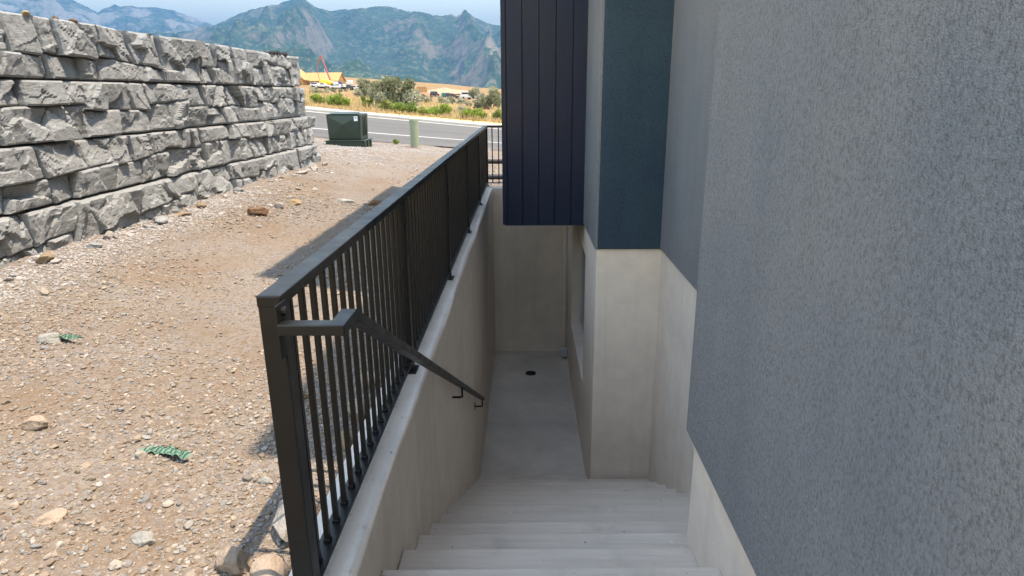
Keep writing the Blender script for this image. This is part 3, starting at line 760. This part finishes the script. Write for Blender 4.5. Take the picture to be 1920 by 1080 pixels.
def scatter(n, y0, y1, x0, x1, smin, smax, base, name, power=2.2, mask=True):
    x = RS.uniform(x0, x1, n*2); y = RS.uniform(y0, y1, n*2)
    if mask:
        ok = RS.rand(n*2) < gravel_density(x, y)/1.15; x, y = x[ok][:n], y[ok][:n]
    n = len(x)
    s = smin*(smax/smin)**(RS.rand(n)**power)
    z = z_yard_n(x, y)
    Vb, Fb = base; nv = len(Vb)
    tp = np.stack([rock_shape(Vb, 300+k, (1, 1, 1), .5) for k in range(14)])
    idx = RS.randint(0, 14, n)
    P = tp[idx]*np.stack([RS.uniform(.75, 1.35, n), RS.uniform(.6, 1.1, n), RS.uniform(.38, .8, n)], -1)[:, None, :]
    tx = RS.normal(0, .28, n)[:, None]; P = np.stack([P[..., 0], P[..., 1]*np.cos(tx)-P[..., 2]*np.sin(tx), P[..., 1]*np.sin(tx)+P[..., 2]*np.cos(tx)], -1)
    a = RS.uniform(0, 6.283, n)[:, None]
    P = np.stack([P[..., 0]*np.cos(a)-P[..., 1]*np.sin(a), P[..., 0]*np.sin(a)+P[..., 1]*np.cos(a), P[..., 2]], -1)*s[:, None, None]
    P[..., 0] += x[:, None]; P[..., 1] += y[:, None]; P[..., 2] += (z+s*RS.uniform(-.15, .3, n))[:, None]
    c = PAL[RS.choice(len(PAL), n, p=PW)]*RS.uniform(.8, 1.15, (n, 1))
    grey = (sstep(-2.7, -3.2, x)*.7+np.exp(-((x+3)/1.2)**2)*sstep(9, 11.5, y)*.9)[:, None]; grey = np.clip(grey, 0, .8)
    c = c*(1-grey)+grey*(c.mean(1, keepdims=True)*.35+.30)
    F = (Fb[None]+(np.arange(n)*nv)[:, None, None]).reshape(-1, 3)
    toned(name, P.reshape(-1, 3), F, np.repeat(c, nv, 0), MT['pebbles'], 'stuff')
I0 = ico(1)
bm = bmesh.new(); bmesh.ops.create_icosphere(bm, subdivisions=1, radius=1); bm.free()
ICO12 = (lambda g: (np.array([(0,-1,g),(0,1,g),(0,-1,-g),(0,1,-g),(g,0,-1),(g,0,1),(-g,0,-1),(-g,0,1),(-1,g,0),(1,g,0),(-1,-g,0),(1,-g,0)])/math.hypot(1, g), None))(1.618)
from itertools import combinations
_v = ICO12[0]; _L = min(np.linalg.norm(_v[a]-_v[b]) for a, b in combinations(range(12), 2))*1.05
_f = []
for a, b, c in combinations(range(12), 3):
    if max(np.linalg.norm(_v[a]-_v[b]), np.linalg.norm(_v[b]-_v[c]), np.linalg.norm(_v[a]-_v[c])) < _L:
        _f.append((a, b, c) if np.dot(np.cross(_v[b]-_v[a], _v[c]-_v[a]), _v[a]) > 0 else (a, c, b))
ICO = (_v, np.array(_f))
scatter(42000, 1.1, 3.6, -3.3, -.70, .0033, .0145, ICO, 'gravel', 2.2)
scatter(30000, 3.4, 7.5, -3.35, -.70, .0048, .017, ICO, 'gravel', 2.3)
scatter(16000, 7.3, 19.3, -6.8, -.70, .009, .026, ICO, 'gravel')
scatter(2600, 9.9, 19.3, -.70, 1.2, .010, .030, ICO, 'gravel')
scatter(420, 1.1, 3.6, -3.2, -.72, .011, .024, (I2[0], I2[1]), 'gravel', 2)
scatter(420, 3.6, 10, -3.3, -.72, .016, .04, (I2[0], I2[1]), 'gravel', 2)

# torn green netting
def netting(label, x, y, L, W, rz, seed):
    rs = np.random.RandomState(seed); nu, nv = 40, 9
    U, Vv = np.meshgrid(np.linspace(0, 1, nu+1), np.linspace(0, 1, nv+1))
    wd = W*(.55+.45*np.sin(np.pi*np.clip(U*1.05+.1, 0, 1)))
    X = U*L; Y = (Vv-.5)*wd+.018*np.sin(U*5); Z = .010+.0025*np.sin(U*34+Vv*4)+.017*fbm(U*8, Vv*4, seed, 4)+.006*np.cos((Vv-.5)*3)-.003
    P = np.stack([X, Y, Z], -1).reshape(-1, 3); i = (np.arange(nv)[:, None]*(nu+1)+np.arange(nu)[None]).ravel()
    F = np.stack([i, i+1, i+nu+2, i+nu+1], -1)
    t = thing('netting_scrap', label, 'netting', (x, y, zg(x, y)), rz)
    link('mesh_sheet', mkmesh('mesh_sheet', P, F, MT['green_net'], True), t)
    cb = B()
    for k in range(1, 12):
        a = k*nu//12; ln = [Vector(P[j*(nu+1)+min(nu, a+j//2)])+Vector((0, 0, .004)) for j in range(nv+1)]
        for p, q in zip(ln[:-1], ln[1:]): cb.cyl(p, q, .0011, n=5, cap=False)
    cb.build('cord', MT['dark_cord'], t)
netting('torn strip of green netting with dark cords on the near gravel', -1.49, 2.17, .215, .055, -.05, 3)
netting('crumpled shred of green netting beside the flat pale stone', -2.47, 3.03, .20, .045, .15, 8)
mb = B(); 
for k in range(7): mb.box(-3.56+.02*(k % 2), -3.44, 9.25+k*.10, 9.25+k*.10+.085, 1.895, 1.915+.012*(k % 3))
tag(mb.build('fabric_scrap', MT['black_plastic'], None, .006), 'black strip of fabric edge on top of the stone wall at its far end', 'fabric')
dpt = 0
for lb, y, z, r in (('upper black drain pipe lying behind the far railing', 11.7, .185, .045), ('lower black drain pipe lying nearest the far railing', 11.2, -.03, .05)):
    mb = B(); n = 60
    for k in range(n):
        x = -.85+k*.04; mb.cyl((x, y+.03*math.sin(x*2), z), (x+.026, y+.03*math.sin(x*2+.05), z), r, n=14); mb.cyl((x+.026, y+.03*math.sin(x*2), z), (x+.04, y+.03*math.sin(x*2), z), r*.88, n=12)
    tag(mb.build('drain_pipe', MT['black_plastic']), lb, 'pipe')
# ------------------------------------------------------------------ transformer and pedestal by the road
tr = thing('transformer_cabinet', 'dark green pad transformer cabinet standing by the road past the stone wall', 'utility box', (-4.80, 17.85, .0))
def cab(w0, w1, d0, d1, z0, z1): return [(-w0, -d0, z0), (w0, -d0, z0), (w0, d0, z0), (-w0, d0, z0), (-w1, -d1, z1), (w1, -d1, z1), (w1, d1, z1), (-w1, d1, z1)]
BF = [(0,3,2,1),(4,5,6,7),(0,1,5,4),(1,2,6,5),(2,3,7,6),(3,0,4,7)]
mb = B(); mb.add(cab(.43, .455, .40, .42, .19, .87), BF); mb.build('cabinet', MT['transformer_green'], tr, .03, 3)
mb = B(); mb.add([(-.405, -.424, .25), (.405, -.424, .25), (.42, -.437, .82), (-.42, -.437, .82), (0, -.475, .60)], [(0,1,4),(1,2,4),(2,3,4),(3,0,4)]); mb.build('front_panel', MT['transformer_green'], tr)
mb = B(); mb.add(cab(.50, .50, .47, .47, -.12, .17), BF)
for k in range(3): mb.box(.50, .53, -.42+k*.34, -.30+k*.34, -.1, .16)
mb.box(-.53, .53, -.50, .50, .17, .195); mb.build('base', MT['transformer_green'], tr, .008, 1)
mb = B()
for k in range(3): mb.box(.44, .465, -.16+k*.16, -.13+k*.16, .3, .8)
mb.build('side_rib', MT['transformer_green'], tr)
mb = B(); mb.add([(-.40, -.43, .875), (.40, -.43, .875), (.37, -.05, .905), (-.37, -.05, .905), (-.37, .38, .905), (.37, .38, .905)], [(0,1,2,3),(3,2,5,4)]); mb.build('lid', MT['transformer_green'], tr)
stk = B().box(.29, .385, -.455, -.449, .69, .81).build('label_sticker', MT['white_sticker'], tr)
B().box(.315, .36, -.459, -.4555, .755, .785).build('print_mark', MT['blue_print'], stk)
pd = thing('pedestal', 'pale green cylindrical utility pedestal standing by the road edge', 'utility post', (-3.2, 18.95, .02))
mb = B(); mb.cyl((0, 0, -.1), (0, 0, .60), .118, .123, 24); mb.build('post_body', MT['pedestal_green'], pd)
mb = B(); mb.cyl((0, 0, .58), (0, 0, .655), .132, .130, 24); mb.cyl((0, 0, .655), (0, 0, .672), .130, .105, 24); mb.build('cap', MT['pedestal_green'], pd, 0)

# ------------------------------------------------------------------ vegetation
def leaf_cloud(n, rad, seed, size, tones, flat=.5, up=0., clumps=14):
    rs = np.random.RandomState(seed)
    cc = rs.normal(size=(clumps, 3)); cc /= np.linalg.norm(cc, axis=1)[:, None]; cc *= rs.uniform(.35, .95, (clumps, 1)); cc[:, 2] = np.abs(cc[:, 2])*1.0-.12
    ct = rs.randint(0, len(tones), clumps); rr = rs.uniform(.22, .42, clumps)
    k = rs.randint(0, clumps, n)
    d = rs.normal(size=(n, 3)); d /= np.linalg.norm(d, axis=1)[:, None]
    P = cc[k]+d*(rr[k]*rs.rand(n)**.45)[:, None]
    P = P*np.array(rad)+np.array([0, 0, rad[2]*.45]); P[:, 2] = np.abs(P[:, 2])
    t = rs.normal(size=(n, 3)); t[:, 2] = t[:, 2]*(1-up)+up*2.2; t /= np.linalg.norm(t, axis=1)[:, None]
    b = np.cross(t, rs.normal(size=(n, 3))); b /= np.linalg.norm(b, axis=1)[:, None]
    L = size*rs.uniform(.6, 1.5, (n, 1)); W = L*flat
    V = np.stack([P-b*W*.5, P+t*L*.5-b*W*.2, P+t*L, P+b*W*.5], 1).reshape(-1, 3)
    F = np.arange(n*4).reshape(n, 4)
    c = np.array(tones)[ct[k]]*rs.uniform(.7, 1.3, (n, 1))
    return V, F, np.repeat(c, 4, 0)
def plant(name, label, cat, x, y, rad, n, seed, size, tones, up=0., group=None, stems=4, clumps=14, zoff=0, part='crown', sp='stem'):
    z = float(z_field(np.array([x]), np.array([y]))[0])-.04
    t = thing(name, label, cat, (x, y, z+zoff), 0, group)
    V, F, c = leaf_cloud(n, rad, seed, size, tones, .45, up, clumps)
    toned(part, V, F, c, MT['leaves'], parent=t)
    rs = np.random.RandomState(seed)
    for k in range(stems):
        mb = B(); a = rs.uniform(0, 6.28); e = Vector((rad[0]*.55*math.cos(a), rad[1]*.55*math.sin(a), rad[2]*rs.uniform(.6, 1.0)))
        mid = e*.5+Vector((0, 0, rad[2]*.12)); w = max(.012, rad[2]*.035)
        mb.cyl((0, 0, -.05), mid, w, w*.65, 6); mb.cyl(mid, e, w*.65, w*.2, 6); mb.build(sp, MT['bark'], t)
    return t
OL = [(.201, .216, .125), (.271, .276, .181), (.151, .165, .090), (.312, .321, .231)]
GR = [(.191, .271, .055), (.250, .332, .071), (.145, .210, .051), (.281, .321, .100)]
SG_ = [(.290, .290, .210), (.341, .336, .250), (.250, .245, .171)]
plant('olive_tree', 'large dense grey green bush tree standing just behind the pavement', 'tree', -6.95, 36.2, (1.25, 1.1, 1.42), 11000, 1, .14, OL, 0, None, 6, 26, sp='trunk')
plant('olive_tree', 'grey green bush tree next to the parked cars, left of the large bush', 'tree', at(688, 180, 85).x, 85, (1.45, 1.3, 1.7), 4500, 2, .24, OL, 0, None, 4, 16, sp='trunk')
plant('olive_tree', 'loose greyish bush filling the gap left of the large bush', 'tree', at(713, 190, 62).x, 62, (1.1, 1.0, 1.35), 3000, 3, .2, SG_+OL[:2], 0, None, 4, 14, sp='trunk')
plant('olive_tree', 'olive green tree next to the dark siding, in front of its paler neighbour', 'tree', at(922, 195, 66).x, 66, (1.15, 1.0, 1.55), 4200, 4, .2, OL, 0, None, 4, 16, sp='trunk')
plant('olive_tree', 'pale grey bush low at the left of the olive green tree by the siding', 'tree', at(903, 186, 72).x, 72, (.85, .8, 1.15), 2400, 5, .2, SG_, 0, None, 4, 12, sp='trunk')
plant('olive_tree', 'small distant tree on the skyline above the white van', 'tree', at(886, 172, 190).x, 190, (2.3, 2, 2.5), 1800, 6, .5, OL, 0, None, 3, 12, zoff=.8, sp='trunk')
plant('olive_tree', 'tiny dark tree on the skyline between the two large bushes', 'tree', at(699, 157, 200).x, 200, (1.6, 1.5, 2.0), 1200, 7, .45, [OL[2], OL[0]], 0, None, 3, 8, zoff=.9, sp='trunk')
def shrub(lb, px, Y, w, h, seed, tones=GR, n=1500, up=.55):
    return plant('green_shrub', lb, 'shrub', at(px, 200, Y).x, Y, (w, w*.85, h), n, seed, .13, tones, up, 'rabbitbrush shrubs along the pavement', 5, 12, part='foliage')
shrub('feathery green shrub nearest the end of the stone wall', 597, 36.5, .46, .46, 11)
shrub('taller bright green shrub above the left side of the transformer cabinet', 632, 35.2, .52, .66, 12)
shrub('low bright green shrub hugging the right of the taller bright shrub', 649, 34.6, .26, .38, 13, n=800)
shrub('dark green upright shrub standing alone above the right of the cabinet', 690, 36, .34, .55, 14, [GR[2], GR[0]], 1100)
shrub('yellow green spiky shrub at the left foot of the large bush', 725, 34.6, .36, .5, 15, [GR[3], GR[1], (.2, .19, .07)], 1100)
shrub('wide green spiky shrub in front of the large bush', 748, 34.2, .46, .52, 16)
shrub('green spiky shrub at the right foot of the large bush', 771, 34.2, .32, .5, 17, [GR[2], GR[0]], 1000)
shrub('small round bright green shrub between the large bush and the wide hedge like one', 789, 34.0, .32, .30, 18, [GR[1], GR[3]], 900)
shrub('wide bright green shrub midway along the pavement edge', 826, 34.4, .70, .50, 19, [GR[1], GR[3], GR[0]], 2200)
shrub('wide dense green shrub nearest the dark siding', 887, 34.0, .66, .46, 20, [GR[1], GR[0], GR[2]], 2200)
shrub('thin green shrub half hidden by the dark siding', 935, 34.2, .34, .42, 21, [GR[3], GR[2], (.2, .18, .08)], 900)
shrub('pale grey sagebrush behind the wide green shrubs', 866, 41, .55, .42, 22, SG_, 1300, .2)
shrub('small dark sage tuft out in the field, left of its pair', 895, 60, .4, .4, 23, [(.09, .09, .06), (.13, .13, .09)], 700, .2)
shrub('smallest brown sage tuft out in the field by the siding', 911, 62, .3, .28, 24, [(.14, .10, .07)], 500, .2)
rs_ = np.random.RandomState(77)
for k in range(40):                                       # far sage tufts
    Y = rs_.uniform(70, 210); px = rs_.uniform(575, 940)
    plant('sage_tuft', 'low grey green sage tuft scattered over the far dry field', 'shrub', at(px, 180, Y).x, Y, (rs_.uniform(.5, 1.2), .7, rs_.uniform(.35, .7)), 200, 200+k, .3, SG_+OL[:1], .2, 'sage tufts over the far dry field', 0, 6, part='foliage')
for nm, lb, px, py in (('roadside_weed', 'tiny green weed at the road edge right of the transformer cabinet', 745, 265),):
    x, y = at(px, py, 19.7).x, 19.7
    V, F, c = leaf_cloud(260, (.16, .1, .12), 31, .06, GR, .4, .5, 7); V = V+np.array([x, y, zg(x, y)])
    tag(toned(nm, V, F, c, MT['leaves']), lb, 'weed')
n = 26000                                                 # standing dry grass
gx = RS.uniform(-24, 3, n); gy = 33.2+RS.rand(n)**1.7*40; gx = gx*(gy/36)
ok = (vnoise(gx*.35, gy*.35, 3) > -.35); gx, gy = gx[ok], gy[ok]; n = len(gx)
gz = z_field(gx, gy)-.02; hh = RS.uniform(.12, .48, n)*(.75+.5*vnoise(gx*.6, gy*.6, 9)); wd = RS.uniform(.012, .028, n)*(gy/33)
ln = RS.normal(0, .12, n)
P0 = np.stack([gx-wd, gy, gz], -1); P1 = np.stack([gx+wd, gy, gz], -1); P2 = np.stack([gx+ln, gy+RS.normal(0, .1, n), gz+hh], -1)
c = np.array([(.50, .34, .16), (.56, .42, .22), (.42, .26, .12), (.60, .48, .28), (.30, .29, .12)])[RS.choice(5, n, p=[.3, .25, .22, .13, .1])]
toned('dry_grass', np.stack([P0, P1, P2], 1).reshape(-1, 3), np.arange(n*3).reshape(n, 3), np.repeat(c, 3, 0), MT['leaves'], 'stuff')

# ------------------------------------------------------------------ distant building site
hs = thing('unfinished_house', 'house under construction with bare orange sheathing boards on roof and walls', 'house', (0, 0, 0))
zb = 4.75
mb = B(); mb.box(-98, -79.4, 284.6, 296, zb-1, 7.5); mb.build('wall', MT['osb'], hs)
mb = B(); mb.prism([(284.61, 7.5), (295.99, 7.5), (290.3, 10.6)], 'x', -80.0, -79.35); mb.build('gable', MT['osb'], hs)
mb = B()
mb.add([(-98.5, 283.9, 7.35), (-78.9, 283.9, 7.35), (-78.9, 290.3, 10.85), (-98.5, 290.3, 10.85), (-98.5, 296.7, 7.35), (-78.9, 296.7, 7.35),
        (-98.5, 283.9, 7.10), (-78.9, 283.9, 7.10), (-78.9, 290.3, 10.6), (-98.5, 290.3, 10.6), (-98.5, 296.7, 7.10), (-78.9, 296.7, 7.10)],
       [(0,1,2,3),(3,2,5,4),(6,9,8,7),(9,10,11,8),(0,6,7,1),(4,5,11,10),(1,7,8,2),(2,8,11,5),(0,3,9,6),(3,4,10,9)]); mb.build('roof', MT['osb_roof'], hs)
mb = B(); mb.prism([(-102.5, zb-1), (-92.2, zb-1), (-92.2, 8.0), (-97.3, 12.2), (-102.5, 8.0)], 'y', 279, 292); mb.build('wing', MT['osb'], hs)
mb = B()
for s in (-1, 1):
    a, b = (-97.3, 12.55), (-97.3+s*5.9, 7.75); mb.add([(a[0], 278.3, a[1]), (b[0], 278.3, b[1]), (b[0], 292, b[1]), (a[0], 292, a[1]), (a[0], 278.3, a[1]-.3), (b[0], 278.3, b[1]-.3), (b[0], 292, b[1]-.3), (a[0], 292, a[1]-.3)], BF)
mb.build('roof', MT['osb_roof'], hs)
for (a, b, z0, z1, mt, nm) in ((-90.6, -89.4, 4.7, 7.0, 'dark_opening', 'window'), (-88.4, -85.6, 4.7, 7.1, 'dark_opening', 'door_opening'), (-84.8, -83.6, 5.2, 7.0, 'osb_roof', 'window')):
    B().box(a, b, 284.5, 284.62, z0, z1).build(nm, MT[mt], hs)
B().box(-79.42, -79.3, 285.8, 290.8, 4.8, 7.1).build('house_wrap_panel', MT['house_wrap'], hs)
for x in (-91.5, -89.0, -85.2): B().box(x, x+.35, 283.8, 284.5, zb-1, 7.1).build('post', MT['osb_roof'], hs)
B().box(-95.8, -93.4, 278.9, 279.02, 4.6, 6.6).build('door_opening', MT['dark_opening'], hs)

bp = [at(x, y, 272) for x, y in ((622, 157), (611, 129), (601.7, 104), (595, 123), (597, 143))]
zc = float(z_field(np.array([-78.]), np.array([272.]))[0])
pt_ = thing('pump_truck', 'concrete pump truck with its red folding boom raised over the unfinished house', 'truck', (bp[0].x, 272, zc))
def loc(p): return Vector((p.x-bp[0].x, p.y-272, p.z-zc))
L_ = [loc(p) for p in bp]
for a, b, w in ((0, 1, .42), (1, 2, .34), (2, 3, .28)):
    mb = B(); mb.cyl(L_[a], L_[b], w, w*.75, 6); mb.build('boom_section', MT['red_paint'], pt_)
mb = B(); mb.cyl(L_[3], L_[4], .16, .12, 6); mb.cyl(L_[4], L_[4]+Vector((.6, 0, -1.6)), .12, .1, 6); mb.build('hose', MT['red_paint'], pt_)
mb = B(); mb.cyl(L_[0]+Vector((-1.2, 0, 0)), L_[1]+Vector((-.7, 0, 0)), .17, .15, 6); mb.build('delivery_pipe', MT['white_paint'], pt_)
mb = B(); mb.box(-1, 8.5, -1.2, 1.2, 1.0, 1.5); mb.box(-.9, .9, -.9, .9, 1.5, 3.0); mb.build('chassis', MT['red_paint'], pt_, .05, 1)
mb = B(); mb.box(6.4, 8.5, -1.2, 1.2, 1.5, 3.1); mb.build('cab', MT['white_paint'], pt_, .15, 2)
mwh = B(); mwh.cyl((0, -.2, 0), (0, .2, 0), .5, n=14); mwh = mwh.mesh('wheel', MT['tyre'])
for x in (0, 1.2, 5.2, 7.4):
    for y in (-1.05, 1.05): link('wheel', mwh, pt_, (x, y, .5))
mx = thing('mixer_truck', 'concrete mixer truck with a bright yellow drum parked before the unfinished house', 'truck', (at(613, 165, 268).x, 268, float(z_field(np.array([-80.]), np.array([268.]))[0])+.1))
mb = B(); pr = [(-2.6, .45), (-2.0, 1.0), (-.4, 1.3), (1.0, 1.15), (2.5, .65)]
for (a, ra), (b, rb) in zip(pr[:-1], pr[1:]): mb.cyl((a, 0, 2.0-a*.08), (b, 0, 2.0-b*.08), ra, rb, 16, cap=True)
mb.build('drum', MT['yellow_paint'], mx)
mb = B(); mb.box(-3.2, 4.2, -1.1, 1.1, .75, 1.05); mb.box(2.2, 2.6, -.7, .7, 1.05, 1.8); mb.build('chassis', MT['black_paint'], mx)
mb = B(); mb.box(-2.9, -2.3, -.5, .5, 1.5, 2.6); mb.build('chute', MT['yellow_paint'], mx, .05, 1)
mb = B(); mb.box(2.8, 4.4, -1.15, 1.15, 1.05, 2.4); mb.build('cab', MT['white_paint'], mx, .15, 2)
for x in (-2.4, -1.2, 3.4):
    for y in (-1.0, 1.0): link('wheel', mwh, mx, (x, y, .5))
mw2 = B(); mw2.cyl((0, -.12, 0), (0, .12, 0), .36, n=14); mw2 = mw2.mesh('wheel', MT['tyre'])
def car(lb, cat, x, y, kind, paint, dz=.05, rz=0):
    z = float(z_field(np.array([x]), np.array([y]))[0])+dz
    t = thing('parked_'+kind, lb, cat, (x, y, z), rz, None)
    if kind == 'pickup': body = [(-2.7, .45), (2.7, .45), (2.75, .95), (1.3, 1.12), (-2.75, 1.15)]; cabp = [(-.9, 1.1), (1.3, 1.1), (.7, 1.75), (-.7, 1.78)]
    elif kind == 'van': body = [(-2.6, .4), (2.6, .4), (2.65, 1.1), (2.0, 1.3), (-2.6, 1.3)]; cabp = [(-2.58, 1.28), (2.0, 1.28), (1.4, 2.2), (-2.5, 2.25)]
    else: body = [(-2.3, .4), (2.3, .4), (2.35, .8), (1.2, 1.02), (-2.3, 1.05)]; cabp = [(-2.2, 1.0), (1.2, 1.0), (.5, 1.65), (-1.9, 1.7)]
    mb = B(); mb.prism(body, 'y', -.92, .92); mb.build('body', MT[paint], t, .08, 2)
    mb = B(); mb.prism(cabp, 'y', -.80, .80); mb.build('cabin', MT[paint], t, .08, 2)
    cx = sum(p[0] for p in cabp)/4; cz = sum(p[1] for p in cabp)/4
    mb = B(); mb.prism([(cx+(p[0]-cx)*.82, cz+(p[1]-cz)*.66+.02) for p in cabp], 'y', -.815, .815); mb.build('window', MT['car_glass'], t)
    for wx in (body[0][0]*.62, body[1][0]*.64):
        for wy in (-.82, .82): link('wheel', mw2, t, (wx, wy, .36))
    return t
for lb, cat, px, Y, kind, paint in (
    ('white car leftmost in the row before the unfinished house', 'car', 594, 263, 'car', 'white_paint'),
    ('white pickup in front of the yellow mixer drum', 'pickup', 606, 258, 'pickup', 'white_paint'),
    ('white pickup right of the yellow mixer truck', 'pickup', 633, 258, 'pickup', 'white_paint'),
    ('white car touching the dark pickup on its left', 'car', 643, 262, 'car', 'white_paint'),
    ('dark pickup parked in the row past the white vehicles', 'pickup', 654, 258, 'pickup', 'black_paint'),
    ('white car right of the dark pickup', 'car', 666, 258, 'car', 'white_paint'),
    ('dark car rightmost of the row, beside the grey green bush tree', 'car', 676, 258, 'car', 'black_paint')):
    car(lb, cat, at(px, 165, Y).x, Y, kind, paint, .35, random.uniform(-.25, .25))
# far plots at the right
def pile(name, lb, cat, px, Y, w, d, h, seed, mat):
    nu, nv = 28, 12; U, Vv = np.meshgrid(np.linspace(-1, 1, nu), np.linspace(-1, 1, nv)); r = np.sqrt(U**2+Vv**2)
    Z = h*np.clip(1-r, 0, 1)**.8*(.75+.6*fbm(U*2.2+seed, Vv*2.2, seed, 4)); x = at(px, 175, Y).x
    z = float(z_field(np.array([x]), np.array([Y]))[0])
    P = np.stack([U*w, Vv*d, Z-.15], -1).reshape(-1, 3); i = (np.arange(nv-1)[:, None]*nu+np.arange(nu-1)[None]).ravel()
    tag(link(name, mkmesh(name, P, np.stack([i, i+1, i+nu+1, i+nu], -1), MT[mat], True), None, (x, Y, z)), lb, cat)
pile('dirt_mound', 'long pale dirt bank on the skyline of the far building plots', 'dirt mound', 838, 330, 20, 9, 3.6, 2, 'pale_dirt')
pile('dirt_mound', 'red brown dirt mound left of the white van', 'dirt mound', 856, 245, 4.6, 3, 1.9, 5, 'dirt_mound')
pile('dirt_mound', 'red brown dirt mound behind the white van', 'dirt mound', 874, 275, 4.8, 3, 2.6, 6, 'dirt_mound')
pile('dirt_mound', 'orange dirt mound under the lumber stack', 'dirt mound', 792, 262, 6, 3, 2.0, 7, 'dirt_mound')
def fz(x, y): return float(z_field(np.array([x]), np.array([y]))[0])
lx = at(791, 170, 262).x
ls = thing('lumber_stack', 'orange stack of sheathing boards at the left of the far plots', 'lumber', (lx, 262, fz(lx, 262)+1.4))
for k in range(4): B().box(-2.2+.1*k, 2.2-.12*k, -.6, .6, k*.5, k*.5+.44).build('board_bundle', MT['osb'], ls, .03, 1)
px_ = at(830, 178, 245).x
V, F = grid(np.linspace(px_-14, px_+16, 20), np.linspace(222, 236, 6), lambda x, y: z_field(x, y)+.35)
tag(link('gravel_pad', mkmesh('gravel_pad', V, F, MT['asphalt'], True)), kind='structure')
tx = at(836, 180, 225).x
tc = thing('skip_container', 'teal metal container among the far building plots', 'container', (tx, 225, fz(tx, 225)+.35))
B().box(-1.3, 1.3, -.8, .8, .1, 1.5).build('container_body', MT['teal_paint'], tc, .04, 1)
mb = B()
for k in range(5): mb.box(-1.2+k*.55, -1.08+k*.55, -.86, -.8, .15, 1.45)
mb.build('rib', MT['teal_paint'], tc)
car('white van on the far pad left of the olive green tree', 'van', at(878, 186, 224).x, 224, 'van', 'white_paint', .35, .1)
car('white car right behind the white van on the far pad', 'car', at(888, 186, 226).x, 226, 'car', 'white_paint', .35, -.1)
car('dark car parked low in front of the teal container', 'car', at(848, 186, 218).x, 218, 'car', 'black_paint', .05, .05)
car('small dark car at the left of the teal container', 'car', at(815, 182, 224).x, 224, 'car', 'black_paint', .35, 1.4)

# ------------------------------------------------------------------ haze
hv = bpy.data.materials.new('haze'); hv.use_nodes = True; ht = hv.node_tree; ht.nodes.clear()
ho = ht.nodes.new('ShaderNodeOutputMaterial'); pv = ht.nodes.new('ShaderNodeVolumePrincipled')
pv.inputs['Color'].default_value = (.072, .235, .47, 1); pv.inputs['Density'].default_value = 1.7e-4; pv.inputs['Anisotropy'].default_value = .0
ht.links.new(pv.outputs[0], ho.inputs['Volume'])
tag(B().box(-16000, 16000, -400, 16000, -70, 1650).build('haze', hv), kind='stuff')
for o in COL.objects:
    if o.type == 'MESH' and o.name.startswith('haze'): o.display_type = 'WIRE'
